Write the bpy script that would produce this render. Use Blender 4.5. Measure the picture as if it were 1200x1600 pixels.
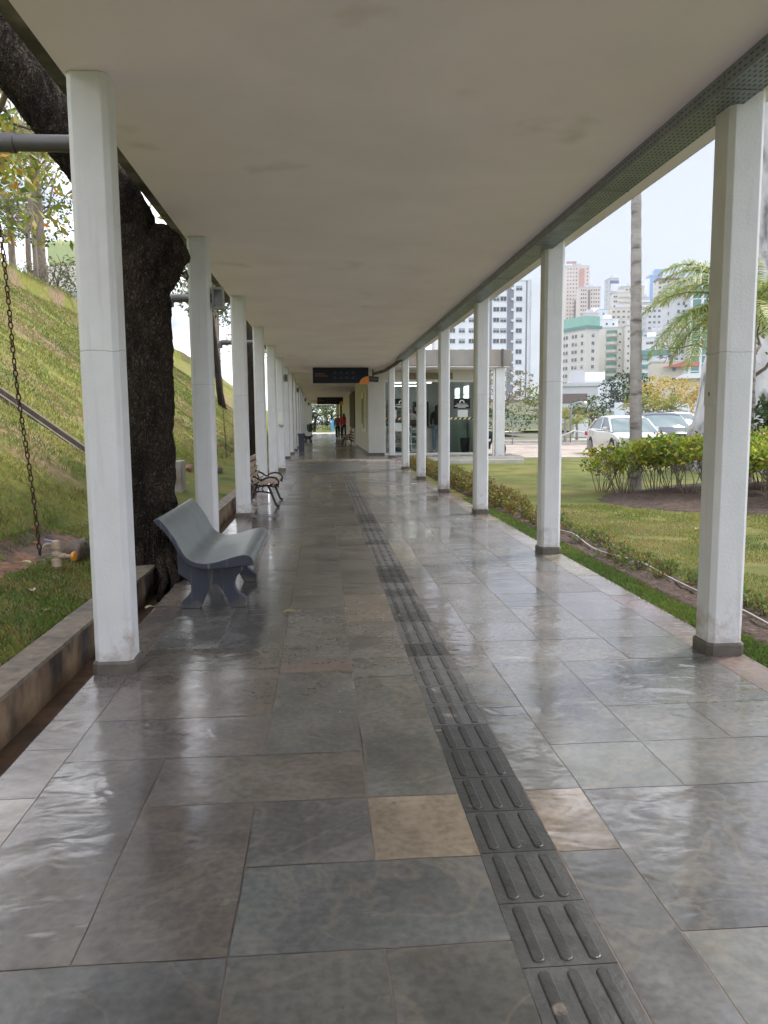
import bpy, bmesh, math, random
from mathutils import Vector, Matrix, noise, Euler
import numpy as np
for o in list(bpy.data.objects): bpy.data.objects.remove(o)
S = bpy.context.scene
COL = S.collection
R = math.radians
random.seed(7)

# ------------------------------------------------------------------ camera
cd = bpy.data.cameras.new("camera"); cam = bpy.data.objects.new("camera", cd); COL.objects.link(cam)
F, PITCH, YAW, ROLL = 1225.95, 0.1144, 0.0767, -0.0075
fw = Vector((math.sin(YAW)*math.cos(PITCH), math.cos(YAW)*math.cos(PITCH), -math.sin(PITCH)))
rt = Vector((math.cos(YAW), -math.sin(YAW), 0)); up = rt.cross(fw)
rt2 = math.cos(ROLL)*rt + math.sin(ROLL)*up; up2 = -math.sin(ROLL)*rt + math.cos(ROLL)*up
cam.matrix_world = Matrix(((rt2.x, up2.x, -fw.x, 0), (rt2.y, up2.y, -fw.y, 0), (rt2.z, up2.z, -fw.z, 1.3), (0, 0, 0, 1)))
cd.sensor_fit = 'VERTICAL'; cd.sensor_height = 32; cd.lens = 32*F/1600
cd.clip_start = .05; cd.clip_end = 6000
S.camera = cam

# ------------------------------------------------------------------ world, sun, exposure
SUN_EL, SUN_AZ = R(52), R(60)          # azimuth clockwise from +Y
w = bpy.data.worlds.new("World"); S.world = w; w.use_nodes = True
nt = w.node_tree; nt.nodes.clear(); N = nt.nodes.new; L = nt.links.new
out = N('ShaderNodeOutputWorld'); bg = N('ShaderNodeBackground'); bg.inputs[1].default_value = .12
sky = N('ShaderNodeTexSky'); sky.sky_type = 'NISHITA'; sky.sun_disc = False
sky.sun_elevation = SUN_EL; sky.sun_rotation = SUN_AZ; sky.air_density = 1.0; sky.dust_density = 2.0
tc = N('ShaderNodeTexCoord'); mp = N('ShaderNodeMapping'); mp.inputs['Scale'].default_value = (1.2, 1.2, 4.2)
mp.inputs['Location'].default_value = (.55, .2, .1)
nz = N('ShaderNodeTexNoise'); nz.inputs['Scale'].default_value = 1.9; nz.inputs['Detail'].default_value = 7; nz.inputs['Roughness'].default_value = .52
rp = N('ShaderNodeValToRGB')            # cloud cover: thin gaps of blue between bright and grey cloud
rp.color_ramp.elements[0].position = .24; rp.color_ramp.elements[0].color = (0, 0, 0, 1)
rp.color_ramp.elements[1].position = .42; rp.color_ramp.elements[1].color = (1, 1, 1, 1)
nz2 = N('ShaderNodeTexNoise'); nz2.inputs['Scale'].default_value = 1.5; nz2.inputs['Detail'].default_value = 5
rp2 = N('ShaderNodeValToRGB')
rp2.color_ramp.elements[0].position = .47; rp2.color_ramp.elements[0].color = (2.6, 2.85, 3.5, 1)
rp2.color_ramp.elements[1].position = .64; rp2.color_ramp.elements[1].color = (13.5, 13.5, 13.6, 1)
mx = N('ShaderNodeMix'); mx.data_type = 'RGBA'
L(tc.outputs['Generated'], mp.inputs['Vector']); L(mp.outputs[0], nz.inputs['Vector']); L(mp.outputs[0], nz2.inputs['Vector'])
L(nz.outputs['Fac'], rp.inputs[0]); L(nz2.outputs['Fac'], rp2.inputs[0])
L(rp.outputs[0], mx.inputs['Factor']); L(sky.outputs[0], mx.inputs['A']); L(rp2.outputs[0], mx.inputs['B'])
L(mx.outputs['Result'], bg.inputs[0]); L(bg.outputs[0], out.inputs[0])
sd = bpy.data.lights.new("sun", 'SUN'); sd.energy = 1.9; sd.angle = R(14); sd.color = (1, .95, .86)
so = bpy.data.objects.new("sun", sd); COL.objects.link(so)
sdir = Vector((math.sin(SUN_AZ)*math.cos(SUN_EL), math.cos(SUN_AZ)*math.cos(SUN_EL), math.sin(SUN_EL)))
so.rotation_euler = sdir.to_track_quat('Z', 'Y').to_euler()
S.view_settings.view_transform = 'Standard'; S.view_settings.look = 'None'; S.view_settings.gamma = 1
S.view_settings.exposure = 1.32
S.render.engine = 'CYCLES'; S.cycles.max_bounces = 10; S.cycles.diffuse_bounces = 8; S.cycles.glossy_bounces = 4

# ------------------------------------------------------------------ materials
def mat(name, col, rough=.6, metal=0.0, var=.12, vs=3.0, bump=0.0, bs=30.0, spec=.5, col2=None, c2t=(.5, .6), c2s=2.0,
        attr=False, trans=0.0, emit=None, det=6, stretch=(1, 1, 1), rvar=0.0, coat=0.0, col3=None, c3t=(.55, .65), c3s=6.0, bd=.01, subs=0):
    m = bpy.data.materials.new(name); m.use_nodes = True
    t = m.node_tree; N = t.nodes.new; L = t.links.new; b = t.nodes['Principled BSDF']
    b.inputs['Roughness'].default_value = rough; b.inputs['Metallic'].default_value = metal
    b.inputs['Specular IOR Level'].default_value = spec; b.inputs['Coat Weight'].default_value = coat
    b.inputs['Transmission Weight'].default_value = trans
    tc = N('ShaderNodeTexCoord'); mp = N('ShaderNodeMapping'); mp.inputs['Scale'].default_value = stretch
    L(tc.outputs['Object'], mp.inputs['Vector'])
    def noise_(s, d=det, seed=0):
        n = N('ShaderNodeTexNoise'); n.inputs['Scale'].default_value = s; n.inputs['Detail'].default_value = d
        if seed:
            mm = N('ShaderNodeMapping'); mm.inputs['Location'].default_value = (seed*3.7, seed*1.9, seed*.7); L(mp.outputs[0], mm.inputs['Vector']); L(mm.outputs[0], n.inputs['Vector'])
        else: L(mp.outputs[0], n.inputs['Vector'])
        return n
    def ramp(n, a, bb, c0, c1):
        r = N('ShaderNodeValToRGB'); e = r.color_ramp.elements
        e[0].position = a; e[1].position = bb; e[0].color = c0; e[1].color = c1; L(n.outputs['Fac'], r.inputs[0]); return r
    cur = None
    if attr:
        a = N('ShaderNodeAttribute'); a.attribute_name = 'tint'; cur = a.outputs['Color']
    else:
        rgb = N('ShaderNodeRGB'); rgb.outputs[0].default_value = (*col, 1); cur = rgb.outputs[0]
    def mixin(cur, c, n, th):
        r = ramp(n, th[0], th[1], (0, 0, 0, 1), (1, 1, 1, 1)); q = N('ShaderNodeMix'); q.data_type = 'RGBA'
        L(r.outputs[0], q.inputs['Factor']); L(cur, q.inputs['A']); q.inputs['B'].default_value = (*c, 1); return q.outputs['Result']
    if col2: cur = mixin(cur, col2, noise_(c2s, 7, 1), c2t)
    if col3: cur = mixin(cur, col3, noise_(c3s, 7, 2), c3t)
    if var:
        r = ramp(noise_(vs), .3, .7, (1-var,)*3+(1,), (1+var,)*3+(1,))
        q = N('ShaderNodeMix'); q.data_type = 'RGBA'; q.blend_type = 'MULTIPLY'; q.inputs['Factor'].default_value = 1
        L(cur, q.inputs['A']); L(r.outputs[0], q.inputs['B']); cur = q.outputs['Result']
    L(cur, b.inputs['Base Color'])
    if rvar:
        r = ramp(noise_(vs*1.7, 4, 3), .3, .7, (max(rough-rvar, .02),)*3+(1,), (rough+rvar,)*3+(1,)); L(r.outputs[0], b.inputs['Roughness'])
    if bump:
        bp = N('ShaderNodeBump'); bp.inputs['Strength'].default_value = bump; bp.inputs['Distance'].default_value = bd
        L(noise_(bs, 5).outputs['Fac'], bp.inputs['Height']); L(bp.outputs[0], b.inputs['Normal'])
    if emit: b.inputs['Emission Color'].default_value = (*emit[:3], 1); b.inputs['Emission Strength'].default_value = emit[3]
    m['_bsdf'] = 1
    return m

def leafmat(name):
    m = bpy.data.materials.new(name); m.use_nodes = True; t = m.node_tree; N = t.nodes.new; L = t.links.new
    b = t.nodes['Principled BSDF']; a = N('ShaderNodeAttribute'); a.attribute_name = 'tint'
    L(a.outputs['Color'], b.inputs['Base Color']); b.inputs['Roughness'].default_value = .5
    tr = N('ShaderNodeBsdfTranslucent'); L(a.outputs['Color'], tr.inputs['Color'])
    ms = N('ShaderNodeMixShader'); ms.inputs[0].default_value = .35
    L(b.outputs[0], ms.inputs[1]); L(tr.outputs[0], ms.inputs[2]); L(ms.outputs[0], t.nodes['Material Output'].inputs[0])
    return m

def barkmat():
    m = bpy.data.materials.new('cracked_dark_bark'); m.use_nodes = True; t = m.node_tree; N = t.nodes.new; L = t.links.new; b = t.nodes['Principled BSDF']; b.inputs['Roughness'].default_value = .92; b.inputs['Specular IOR Level'].default_value = .25
    tc = N('ShaderNodeTexCoord'); n0 = N('ShaderNodeTexNoise'); n0.inputs['Scale'].default_value = 6; n0.inputs['Detail'].default_value = 5; L(tc.outputs['Object'], n0.inputs['Vector'])
    ad = N('ShaderNodeVectorMath'); ad.operation = 'MULTIPLY_ADD'; L(n0.outputs['Color'], ad.inputs[0]); ad.inputs[1].default_value = (.16, .16, .30); L(tc.outputs['Object'], ad.inputs[2])
    mp = N('ShaderNodeMapping'); mp.inputs['Scale'].default_value = (1, 1, .42); L(ad.outputs[0], mp.inputs['Vector'])
    v = N('ShaderNodeTexVoronoi'); v.feature = 'DISTANCE_TO_EDGE'; v.inputs['Scale'].default_value = 44; L(mp.outputs[0], v.inputs['Vector'])
    n1 = N('ShaderNodeTexNoise'); n1.inputs['Scale'].default_value = 3.2; n1.inputs['Detail'].default_value = 8; n1.inputs['Roughness'].default_value = .7; L(mp.outputs[0], n1.inputs['Vector'])
    n2 = N('ShaderNodeTexNoise'); n2.inputs['Scale'].default_value = 60; n2.inputs['Detail'].default_value = 4; L(tc.outputs['Object'], n2.inputs['Vector'])
    r = N('ShaderNodeValToRGB'); e = r.color_ramp.elements; e[0].position = .0; e[0].color = (.009, .007, .006, 1); e[1].position = .30; e[1].color = (.048, .035, .028, 1); L(v.outputs['Distance'], r.inputs[0])
    r1 = N('ShaderNodeValToRGB'); e = r1.color_ramp.elements; e[0].position = .35; e[0].color = (.22, .22, .22, 1); e[1].position = .68; e[1].color = (2.1, 2.0, 1.85, 1); L(n1.outputs['Fac'], r1.inputs[0])
    q = N('ShaderNodeMix'); q.data_type = 'RGBA'; q.blend_type = 'MULTIPLY'; q.inputs['Factor'].default_value = 1; L(r.outputs[0], q.inputs['A']); L(r1.outputs[0], q.inputs['B'])
    r2 = N('ShaderNodeValToRGB'); e = r2.color_ramp.elements; e[0].position = .63; e[0].color = (0, 0, 0, 1); e[1].position = .70; e[1].color = (.6, .6, .6, 1); L(n2.outputs['Fac'], r2.inputs[0])
    q2 = N('ShaderNodeMix'); q2.data_type = 'RGBA'; L(r2.outputs[0], q2.inputs['Factor']); L(q.outputs['Result'], q2.inputs['A']); q2.inputs['B'].default_value = (.16, .16, .12, 1); L(q2.outputs['Result'], b.inputs['Base Color'])
    mm = N('ShaderNodeMath'); mm.operation = 'MINIMUM'; mm.inputs[1].default_value = .3; L(v.outputs['Distance'], mm.inputs[0]); m3 = N('ShaderNodeMath'); m3.operation = 'MULTIPLY_ADD'; L(n2.outputs['Fac'], m3.inputs[0]); m3.inputs[1].default_value = .35; L(mm.outputs[0], m3.inputs[2])
    bp = N('ShaderNodeBump'); bp.inputs['Strength'].default_value = 1; bp.inputs['Distance'].default_value = .035; L(m3.outputs[0], bp.inputs['Height']); L(bp.outputs[0], b.inputs['Normal']); return m
def splash(m, col, h=.45):
    # dirt splashed on the foot of a painted column: stays with the object
    t = m.node_tree; N = t.nodes.new; L = t.links.new; b = t.nodes['Principled BSDF']; src = b.inputs['Base Color'].links[0].from_socket
    g = N('ShaderNodeNewGeometry'); sp = N('ShaderNodeSeparateXYZ'); L(g.outputs['Position'], sp.inputs[0])
    n = N('ShaderNodeTexNoise'); n.inputs['Scale'].default_value = 7; n.inputs['Detail'].default_value = 8; n.inputs['Roughness'].default_value = .7; L(g.outputs['Position'], n.inputs['Vector'])
    a = N('ShaderNodeMath'); a.operation = 'MULTIPLY_ADD'; L(sp.outputs['Z'], a.inputs[0]); a.inputs[1].default_value = -1/h; a.inputs[2].default_value = .98
    c = N('ShaderNodeMath'); c.operation = 'MULTIPLY_ADD'; L(n.outputs['Fac'], c.inputs[0]); c.inputs[1].default_value = 2.4; c.inputs[2].default_value = -1.75
    d = N('ShaderNodeMath'); d.operation = 'ADD'; L(a.outputs[0], d.inputs[0]); L(c.outputs[0], d.inputs[1])
    r = N('ShaderNodeValToRGB'); e = r.color_ramp.elements; e[0].position = .0; e[0].color = (0, 0, 0, 1); e[1].position = .55; e[1].color = (.75, .75, .75, 1); L(d.outputs[0], r.inputs[0])
    q = N('ShaderNodeMix'); q.data_type = 'RGBA'; L(r.outputs[0], q.inputs['Factor']); L(src, q.inputs['A']); q.inputs['B'].default_value = (*col, 1)
    # hairline crack round the column and long faint drips
    mp = N('ShaderNodeMapping'); mp.inputs['Scale'].default_value = (9, 9, .5); L(g.outputs['Position'], mp.inputs['Vector']); n2 = N('ShaderNodeTexNoise'); n2.inputs['Scale'].default_value = 3; n2.inputs['Detail'].default_value = 6; L(mp.outputs[0], n2.inputs['Vector'])
    r2 = N('ShaderNodeValToRGB'); e = r2.color_ramp.elements; e[0].position = .58; e[0].color = (0, 0, 0, 1); e[1].position = .75; e[1].color = (.35, .35, .35, 1); L(n2.outputs['Fac'], r2.inputs[0])
    q2 = N('ShaderNodeMix'); q2.data_type = 'RGBA'; L(r2.outputs[0], q2.inputs['Factor']); L(q.outputs['Result'], q2.inputs['A']); q2.inputs['B'].default_value = (.42, .40, .38, 1); # hairline cracks where the column was rendered in two lifts
    last = q2.outputs['Result']
    for zc in (1.66,):
        crack_ = N('ShaderNodeMath'); crack_.operation = 'MULTIPLY_ADD'; n3 = N('ShaderNodeTexNoise'); n3.inputs['Scale'].default_value = 2.5; n3.inputs['Detail'].default_value = 6; L(g.outputs['Position'], n3.inputs['Vector']); L(n3.outputs['Fac'], crack_.inputs[0]); crack_.inputs[1].default_value = .11; L(sp.outputs['Z'], crack_.inputs[2])
        cm = N('ShaderNodeMath'); cm.operation = 'COMPARE'; L(crack_.outputs[0], cm.inputs[0]); cm.inputs[1].default_value = zc+.055; cm.inputs[2].default_value = .0022
        q3 = N('ShaderNodeMix'); q3.data_type = 'RGBA'; cf = N('ShaderNodeMath'); cf.operation = 'MULTIPLY'; L(cm.outputs[0], cf.inputs[0]); cf.inputs[1].default_value = .55; L(cf.outputs[0], q3.inputs['Factor']); L(last, q3.inputs['A']); q3.inputs['B'].default_value = (.25, .24, .23, 1); last = q3.outputs['Result']
    L(last, b.inputs['Base Color'])
M = {}
M['paint'] = mat('white_masonry_paint', (.67, .68, .715), .55, var=.05, vs=5, bump=.55, bs=70, bd=.004, col2=(.54, .53, .53), c2t=(.66, .85), c2s=1.2)
splash(M['paint'], (.30, .22, .17), .5)
M['ceiling'] = mat('ceiling_paint', (.93, .845, .93), .8, var=.04, vs=1.2, bump=.3, bs=22, bd=.004, col2=(.88, .80, .88), c2t=(.5, .72), c2s=.9, col3=(.76, .69, .72), c3t=(.64, .76), c3s=1.7)
M['plinth'] = mat('plinth_stone', (.105, .093, .08), .5, var=.25, vs=12, bump=.3, bs=40)
M['fascia'] = mat('mouldy_roof_edge', (.16, .145, .13), .8, var=.35, vs=8, col2=(.06, .055, .05), c2t=(.45, .6))
M['steel'] = mat('galvanised_tray', (.27, .30, .33), .45, .6, var=.12, vs=6, rvar=.1)
M['dark'] = mat('dark_slot', (.02, .022, .025), .7, var=0)
M['concrete'] = mat('old_concrete', (.27, .19, .115), .85, var=.3, vs=9, bump=.8, bs=30, col2=(.13, .085, .055), c2t=(.42, .62), c2s=3.5, col3=(.05, .042, .035), c3t=(.52, .64), c3s=4.5, stretch=(1, .8, .55))
M['concreteg'] = mat('grey_concrete', (.30, .28, .26), .85, var=.2, vs=4, bump=.4, bs=30, col2=(.17, .14, .11), c2t=(.55, .7), c2s=2)
M['coping'] = mat('wall_coping', (.19, .155, .12), .85, var=.3, vs=14, bump=.4, bs=50, col2=(.13, .11, .10), c2t=(.5, .65), c2s=4)
M['runnel'] = mat('mossy_channel_concrete', (.12, .10, .08), .9, var=.35, vs=6, bump=.5, bs=20)
M['redsoil'] = mat('gutter_soil', (.14, .085, .055), .9, var=.3, vs=9, bump=.6, bs=25, col2=(.09, .06, .045), c2t=(.45, .6), c2s=4)
M['soil'] = mat('dark_soil', (.060, .038, .030), .95, var=.4, vs=12, bump=1, bs=30, bd=.03, col2=(.12, .08, .06), c2t=(.55, .65), c2s=20)
M['grass'] = mat('lawn_grass', (.15, .165, .05), .9, var=.25, vs=1.3, bump=.9, bs=90, bd=.03, col2=(.20, .175, .06), c2t=(.5, .66), c2s=.45, col3=(.075, .105, .028), c3t=(.55, .68), c3s=1.4, spec=.15)
M['slope'] = mat('slope_grass', (.22, .225, .06), .95, var=.3, vs=9, bump=1, bs=40, bd=.06, col2=(.27, .20, .125), c2t=(.50, .60), c2s=.42, col3=(.14, .165, .045), c3t=(.52, .66), c3s=1.6, spec=.1)
M['earth'] = mat('far_ground', (.10, .10, .06), .95, var=.3, vs=.05, col2=(.05, .08, .03), c2t=(.4, .6), c2s=.03)
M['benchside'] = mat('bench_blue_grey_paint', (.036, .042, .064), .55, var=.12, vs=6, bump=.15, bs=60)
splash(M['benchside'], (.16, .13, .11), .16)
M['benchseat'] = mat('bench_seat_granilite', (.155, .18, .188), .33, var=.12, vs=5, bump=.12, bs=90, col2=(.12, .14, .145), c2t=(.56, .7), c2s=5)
M['wood'] = mat('weathered_slats', (.36, .26, .20), .6, var=.2, vs=10, stretch=(1, .2, 1), bump=.2)
M['wood2'] = mat('orange_slats', (.42, .22, .10), .5, var=.2, vs=10)
M['iron'] = mat('black_iron', (.025, .022, .022), .45, .3, var=.1)
M['bin'] = mat('blue_grey_plastic', (.05, .06, .09), .45, var=.05)
M['green'] = mat('green_plastic', (.02, .06, .035), .4, var=.05)
M['pvc'] = mat('grey_pvc', (.085, .08, .085), .4, var=.12, vs=5)
M['rust'] = mat('rusty_chain', (.07, .035, .025), .7, .5, var=.3, vs=40)
M['beige'] = mat('aged_tap', (.38, .30, .22), .6, var=.2, vs=20)
M['orange'] = mat('orange_plastic', (.7, .28, .03), .4, var=.1)
M['bluep'] = mat('blue_plastic', (.15, .2, .5), .4, var=.1)
M['brick'] = mat('red_clay', (.17, .085, .05), .9, var=.3, vs=8, bump=.5, bs=25)
M['stone'] = mat('rough_stone', (.13, .095, .075), .9, var=.3, vs=8, bump=.6, bs=14, bd=.03)
M['bark'] = barkmat()
M['bark2'] = mat('grey_bark', (.19, .155, .125), .9, var=.3, vs=6, bump=.8, bs=20, stretch=(1, 1, .4))
M['palmbark'] = mat('palm_bark', (.33, .305, .29), .8, var=.2, vs=3, bump=.6, bs=30, stretch=(1, 1, 3), col2=(.12, .10, .09), c2t=(.55, .7), c2s=2.5)
M['palebark'] = mat('pale_bark', (.46, .46, .48), .8, var=.2, vs=3, col2=(.15, .145, .15), c2t=(.50, .60), c2s=1.6, stretch=(1, 1, .45), bump=.5, bs=6, bd=.05)
M['leaf'] = leafmat('leaf_green')
M['asphalt'] = mat('parking_paving', (.33, .28, .245), .85, var=.2, vs=1.5, bump=.4, bs=8, col2=(.22, .19, .17), c2t=(.5, .6), c2s=.8)
M['kerb'] = mat('kerb_concrete', (.5, .48, .45), .8, var=.15)
M['fasc2'] = mat('canopy_concrete', (.30, .285, .27), .85, var=.2, vs=2, col2=(.36, .22, .13), c2t=(.6, .72), c2s=1.3, stretch=(1, 1, .5))
M['wallw'] = mat('shop_wall_paint', (.62, .61, .58), .6, var=.05)
M['wallc'] = mat('corridor_wall_paint', (.50, .485, .44), .6, var=.05)
M['frame'] = mat('white_frame', (.74, .73, .71), .4, var=.03)
g = mat('window_glass', (.80, .88, .86), .02, trans=1.0, var=0); g.node_tree.nodes['Principled BSDF'].inputs['IOR'].default_value = 1.15; M['glass'] = g
M['darkwood'] = mat('dark_brown_shutter', (.07, .04, .03), .6, var=.3, vs=10)
M['navy'] = mat('navy_sign', (.006, .010, .030), .7, var=0)
M['black'] = mat('black_panel', (.012, .012, .014), .5, var=0)
M['signo'] = mat('sign_orange', (.75, .27, .07), .5, var=0)
M['signt'] = mat('sign_text_orange', (.55, .22, .14), .5, var=0)
M['signg'] = mat('sign_icon_grey', (.05, .06, .085), .5, var=0)
M['paper'] = mat('paper', (.75, .78, .80), .6, var=.03)
M['tapey'] = mat('tape_yellow', (.80, .72, .40), .5, var=0)
M['tile_i'] = mat('interior_floor', (.35, .34, .32), .3, var=.05)
M['wall_i'] = mat('interior_wall', (.55, .60, .57), .7, var=.05)
M['lampw'] = mat('lamp_tube', (1, 1, 1), .5, var=0, emit=(1, .98, .95, 3))
M['winlit'] = mat('glowing_window', (.7, .72, .72), .3, var=0, emit=(.9, .95, 1, .8))  # pane emits its own glow in place of daylight coming through
M['grill'] = mat('vent_louvre', (.27, .22, .17), .6, var=.2, vs=10)
M['hose'] = mat('white_hose', (.42, .40, .38), .5, var=.1)
M['carsilver'] = mat('silver_paint', (.60, .61, .63), .25, .35, var=0, coat=.6)
M['carnavy'] = mat('navy_paint', (.018, .026, .045), .35, .0, var=0, coat=.15)
M['carwhite'] = mat('white_paint', (.75, .76, .78), .25, .0, var=0, coat=.6)
M['carglass'] = mat('car_glass', (.16, .21, .22), .06, var=0, spec=.8)
M['tyre'] = mat('tyre_rubber', (.02, .02, .02), .8, var=0)
M['rim'] = mat('alloy_rim', (.45, .45, .46), .3, .8, var=0)
M['headl'] = mat('headlamp', (.65, .68, .7), .1, var=0, spec=.9)
M['skin'] = mat('skin', (.45, .27, .19), .5, var=.03)
M['hair'] = mat('dark_hair', (.015, .012, .01), .5, var=0)
M['hairg'] = mat('grey_hair', (.45, .43, .41), .6, var=0)
M['clblack'] = mat('black_cloth', (.018, .018, .02), .85, var=.1)
M['clred'] = mat('red_cloth', (.50, .03, .045), .8, var=.1)
M['clwhite'] = mat('pale_cloth', (.62, .52, .50), .8, var=.05)
M['cljean'] = mat('blue_denim', (.14, .20, .27), .8, var=.15)
M['clpack'] = mat('maroon_pack', (.20, .06, .06), .8, var=.1)
M['shoe'] = mat('white_shoe', (.6, .6, .58), .6, var=0)
M['blueb'] = mat('bright_blue_panel', (.06, .35, .75), .5, var=0)

# ------------------------------------------------------------------ mesh helpers
class MB:
    def __init__(s): s.v = []; s.f = []; s.m = []; s.t = []
    def add(s, vs, fs, mi=0, tint=None):
        b = len(s.v); s.v += [tuple(p) for p in vs]
        for f in fs: s.f.append(tuple(b+i for i in f)); s.m.append(mi); s.t.append(tint)
        return s
    def box(s, x0, x1, y0, y1, z0, z1, mi=0, tint=None):
        vs = [(x0, y0, z0), (x1, y0, z0), (x1, y1, z0), (x0, y1, z0), (x0, y0, z1), (x1, y0, z1), (x1, y1, z1), (x0, y1, z1)]
        return s.add(vs, [(0, 3, 2, 1), (4, 5, 6, 7), (0, 1, 5, 4), (1, 2, 6, 5), (2, 3, 7, 6), (3, 0, 4, 7)], mi, tint)
    def obox(s, c, size, rot=(0, 0, 0), mi=0, tint=None):
        m = Euler(rot).to_matrix(); x, y, z = [a/2 for a in size]; vs = []
        for dx, dy, dz in ((-x, -y, -z), (x, -y, -z), (x, y, -z), (-x, y, -z), (-x, -y, z), (x, -y, z), (x, y, z), (-x, y, z)):
            vs.append(Vector(c)+m@Vector((dx, dy, dz)))
        return s.add(vs, [(0, 3, 2, 1), (4, 5, 6, 7), (0, 1, 5, 4), (1, 2, 6, 5), (2, 3, 7, 6), (3, 0, 4, 7)], mi, tint)
    def prism(s, poly, lo, hi, ax='z', mi=0, tint=None):
        n = len(poly)
        def P(a, b, c): return {'z': (a, b, c), 'y': (a, c, b), 'x': (c, a, b)}[ax]
        vs = [P(a, b, lo) for a, b in poly]+[P(a, b, hi) for a, b in poly]
        fs = [tuple(range(n))[::-1], tuple(range(n, 2*n))]+[(i, (i+1) % n, n+(i+1) % n, n+i) for i in range(n)]
        return s.add(vs, fs, mi, tint)
    def loft(s, rings, mi=0, tint=None, cap=True, closed=True):
        n = len(rings[0]); vs = [p for r in rings for p in r]; fs = []
        for k in range(len(rings)-1):
            for i in range(n if closed else n-1):
                j = (i+1) % n; fs.append((k*n+i, k*n+j, (k+1)*n+j, (k+1)*n+i))
        if cap: fs += [tuple(range(n))[::-1], tuple(range((len(rings)-1)*n, len(rings)*n))]
        return s.add(vs, fs, mi, tint)
    def tube(s, pts, rad, n=10, mi=0, cap=True, tint=None, nz=0, nf=3.0, ridge=0):
        pts = [Vector(p) for p in pts]; rad = rad if isinstance(rad, (list, tuple)) else [rad]*len(pts); rings = []
        ref = None
        for i, p in enumerate(pts):
            d = (pts[min(i+1, len(pts)-1)]-pts[max(i-1, 0)]).normalized()
            if ref is None: ref = Vector((1, 0, 0)) if abs(d.x) < .8 else Vector((0, 1, 0))
            u = (ref-d*ref.dot(d)).normalized(); v = d.cross(u); ref = u; r = []
            for k in range(n):
                a = 2*math.pi*k/n; rr = rad[i]; q = u*math.cos(a)+v*math.sin(a)
                if nz: rr *= 1+nz*noise.noise((p+q*rad[i])*nf)+nz*.5*noise.noise((p+q*rad[i])*nf*2.7)
                if ridge:
                    c_ = p+q*rad[i]; e_ = Vector((c_.x*17, c_.y*17, c_.z*6.5)); rr += ridge*(1-2.6*abs(noise.noise(e_)))+ridge*.6*noise.noise(e_*2.6)
                r.append(p+q*rr)
            rings.append(r)
        return s.loft(rings, mi, tint, cap)
    def lathe(s, prof, c=(0, 0, 0), n=16, ax='z', mi=0, tint=None):
        rings = []
        for r, h in prof:
            ring = []
            for k in range(n):
                a = 2*math.pi*k/n; x, y = r*math.cos(a), r*math.sin(a)
                p = {'z': (x, y, h), 'x': (h, x, y), 'y': (y, h, x)}[ax]; ring.append((c[0]+p[0], c[1]+p[1], c[2]+p[2]))
            rings.append(ring)
        return s.loft(rings, mi, tint, True)
    def build(s, name, mats, parent=None, loc=None, smooth=False, bevel=0, subd=0, rot=None):
        me = bpy.data.meshes.new(name); me.from_pydata(s.v, [], s.f); me.update()
        mats = mats if isinstance(mats, (list, tuple)) else [mats]
        for m in mats: me.materials.append(m)
        me.polygons.foreach_set('material_index', s.m)
        if any(t is not None for t in s.t):
            a = me.color_attributes.new('tint', 'FLOAT_COLOR', 'CORNER'); arr = []
            for p, t in zip(me.polygons, s.t): arr += (list(t)+[1])*p.loop_total
            a.data.foreach_set('color', arr)
        if smooth:
            me.polygons.foreach_set('use_smooth', [True]*len(me.polygons))
            if smooth != 'all':
                try: me.set_sharp_from_angle(angle=R(40))
                except Exception: pass
        o = bpy.data.objects.new(name, me); COL.objects.link(o)
        if parent: o.parent = parent
        if loc: o.location = loc
        if rot: o.rotation_euler = rot
        if bevel:
            b = o.modifiers.new('b', 'BEVEL'); b.width = bevel; b.segments = 2; b.limit_method = 'ANGLE'; b.angle_limit = R(35)
        if subd:
            b = o.modifiers.new('s', 'SUBSURF'); b.levels = subd; b.render_levels = subd
        return o

def tag(o, label=None, cat=None, group=None, kind=None):
    if label: o['label'] = label
    if cat: o['category'] = cat
    if group: o['group'] = group
    if kind: o['kind'] = kind
    return o
def thing(name, label, cat, loc=(0, 0, 0), rz=0, group=None):
    o = bpy.data.objects.new(name, None); COL.objects.link(o); o.location = loc; o.rotation_euler = (0, 0, rz)
    o.empty_display_size = .1
    return tag(o, label, cat, group)
def dup(root, loc, rz=0, label=None, scale=1):
    r = root.copy(); COL.objects.link(r); r.location = loc; r.rotation_euler = (0, 0, rz); r.scale = (scale,)*3
    if label: r['label'] = label
    for ch in list(root.children):
        c = ch.copy(); COL.objects.link(c); c.parent = r
        for g in list(ch.children):
            d = g.copy(); COL.objects.link(d); d.parent = c
    return r
def text(name, s, size, m, parent, loc, rot=(R(90), 0, 0)):
    cu = bpy.data.curves.new(name, 'FONT'); cu.body = s; cu.size = size; cu.extrude = .001
    t = bpy.data.objects.new(name, cu); COL.objects.link(t); me = bpy.data.meshes.new_from_object(t)
    bpy.data.objects.remove(t); o = bpy.data.objects.new(name, me); me.materials.append(m)
    COL.objects.link(o); o.parent = parent; o.location = loc; o.rotation_euler = rot; return o
def lerp(a, b, t): return a+(b-a)*t
def floor_z(y):
    if y < 20.4: return 0.0
    if y > 23.4: return .2
    return .2*(y-20.4)/3.0
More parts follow.
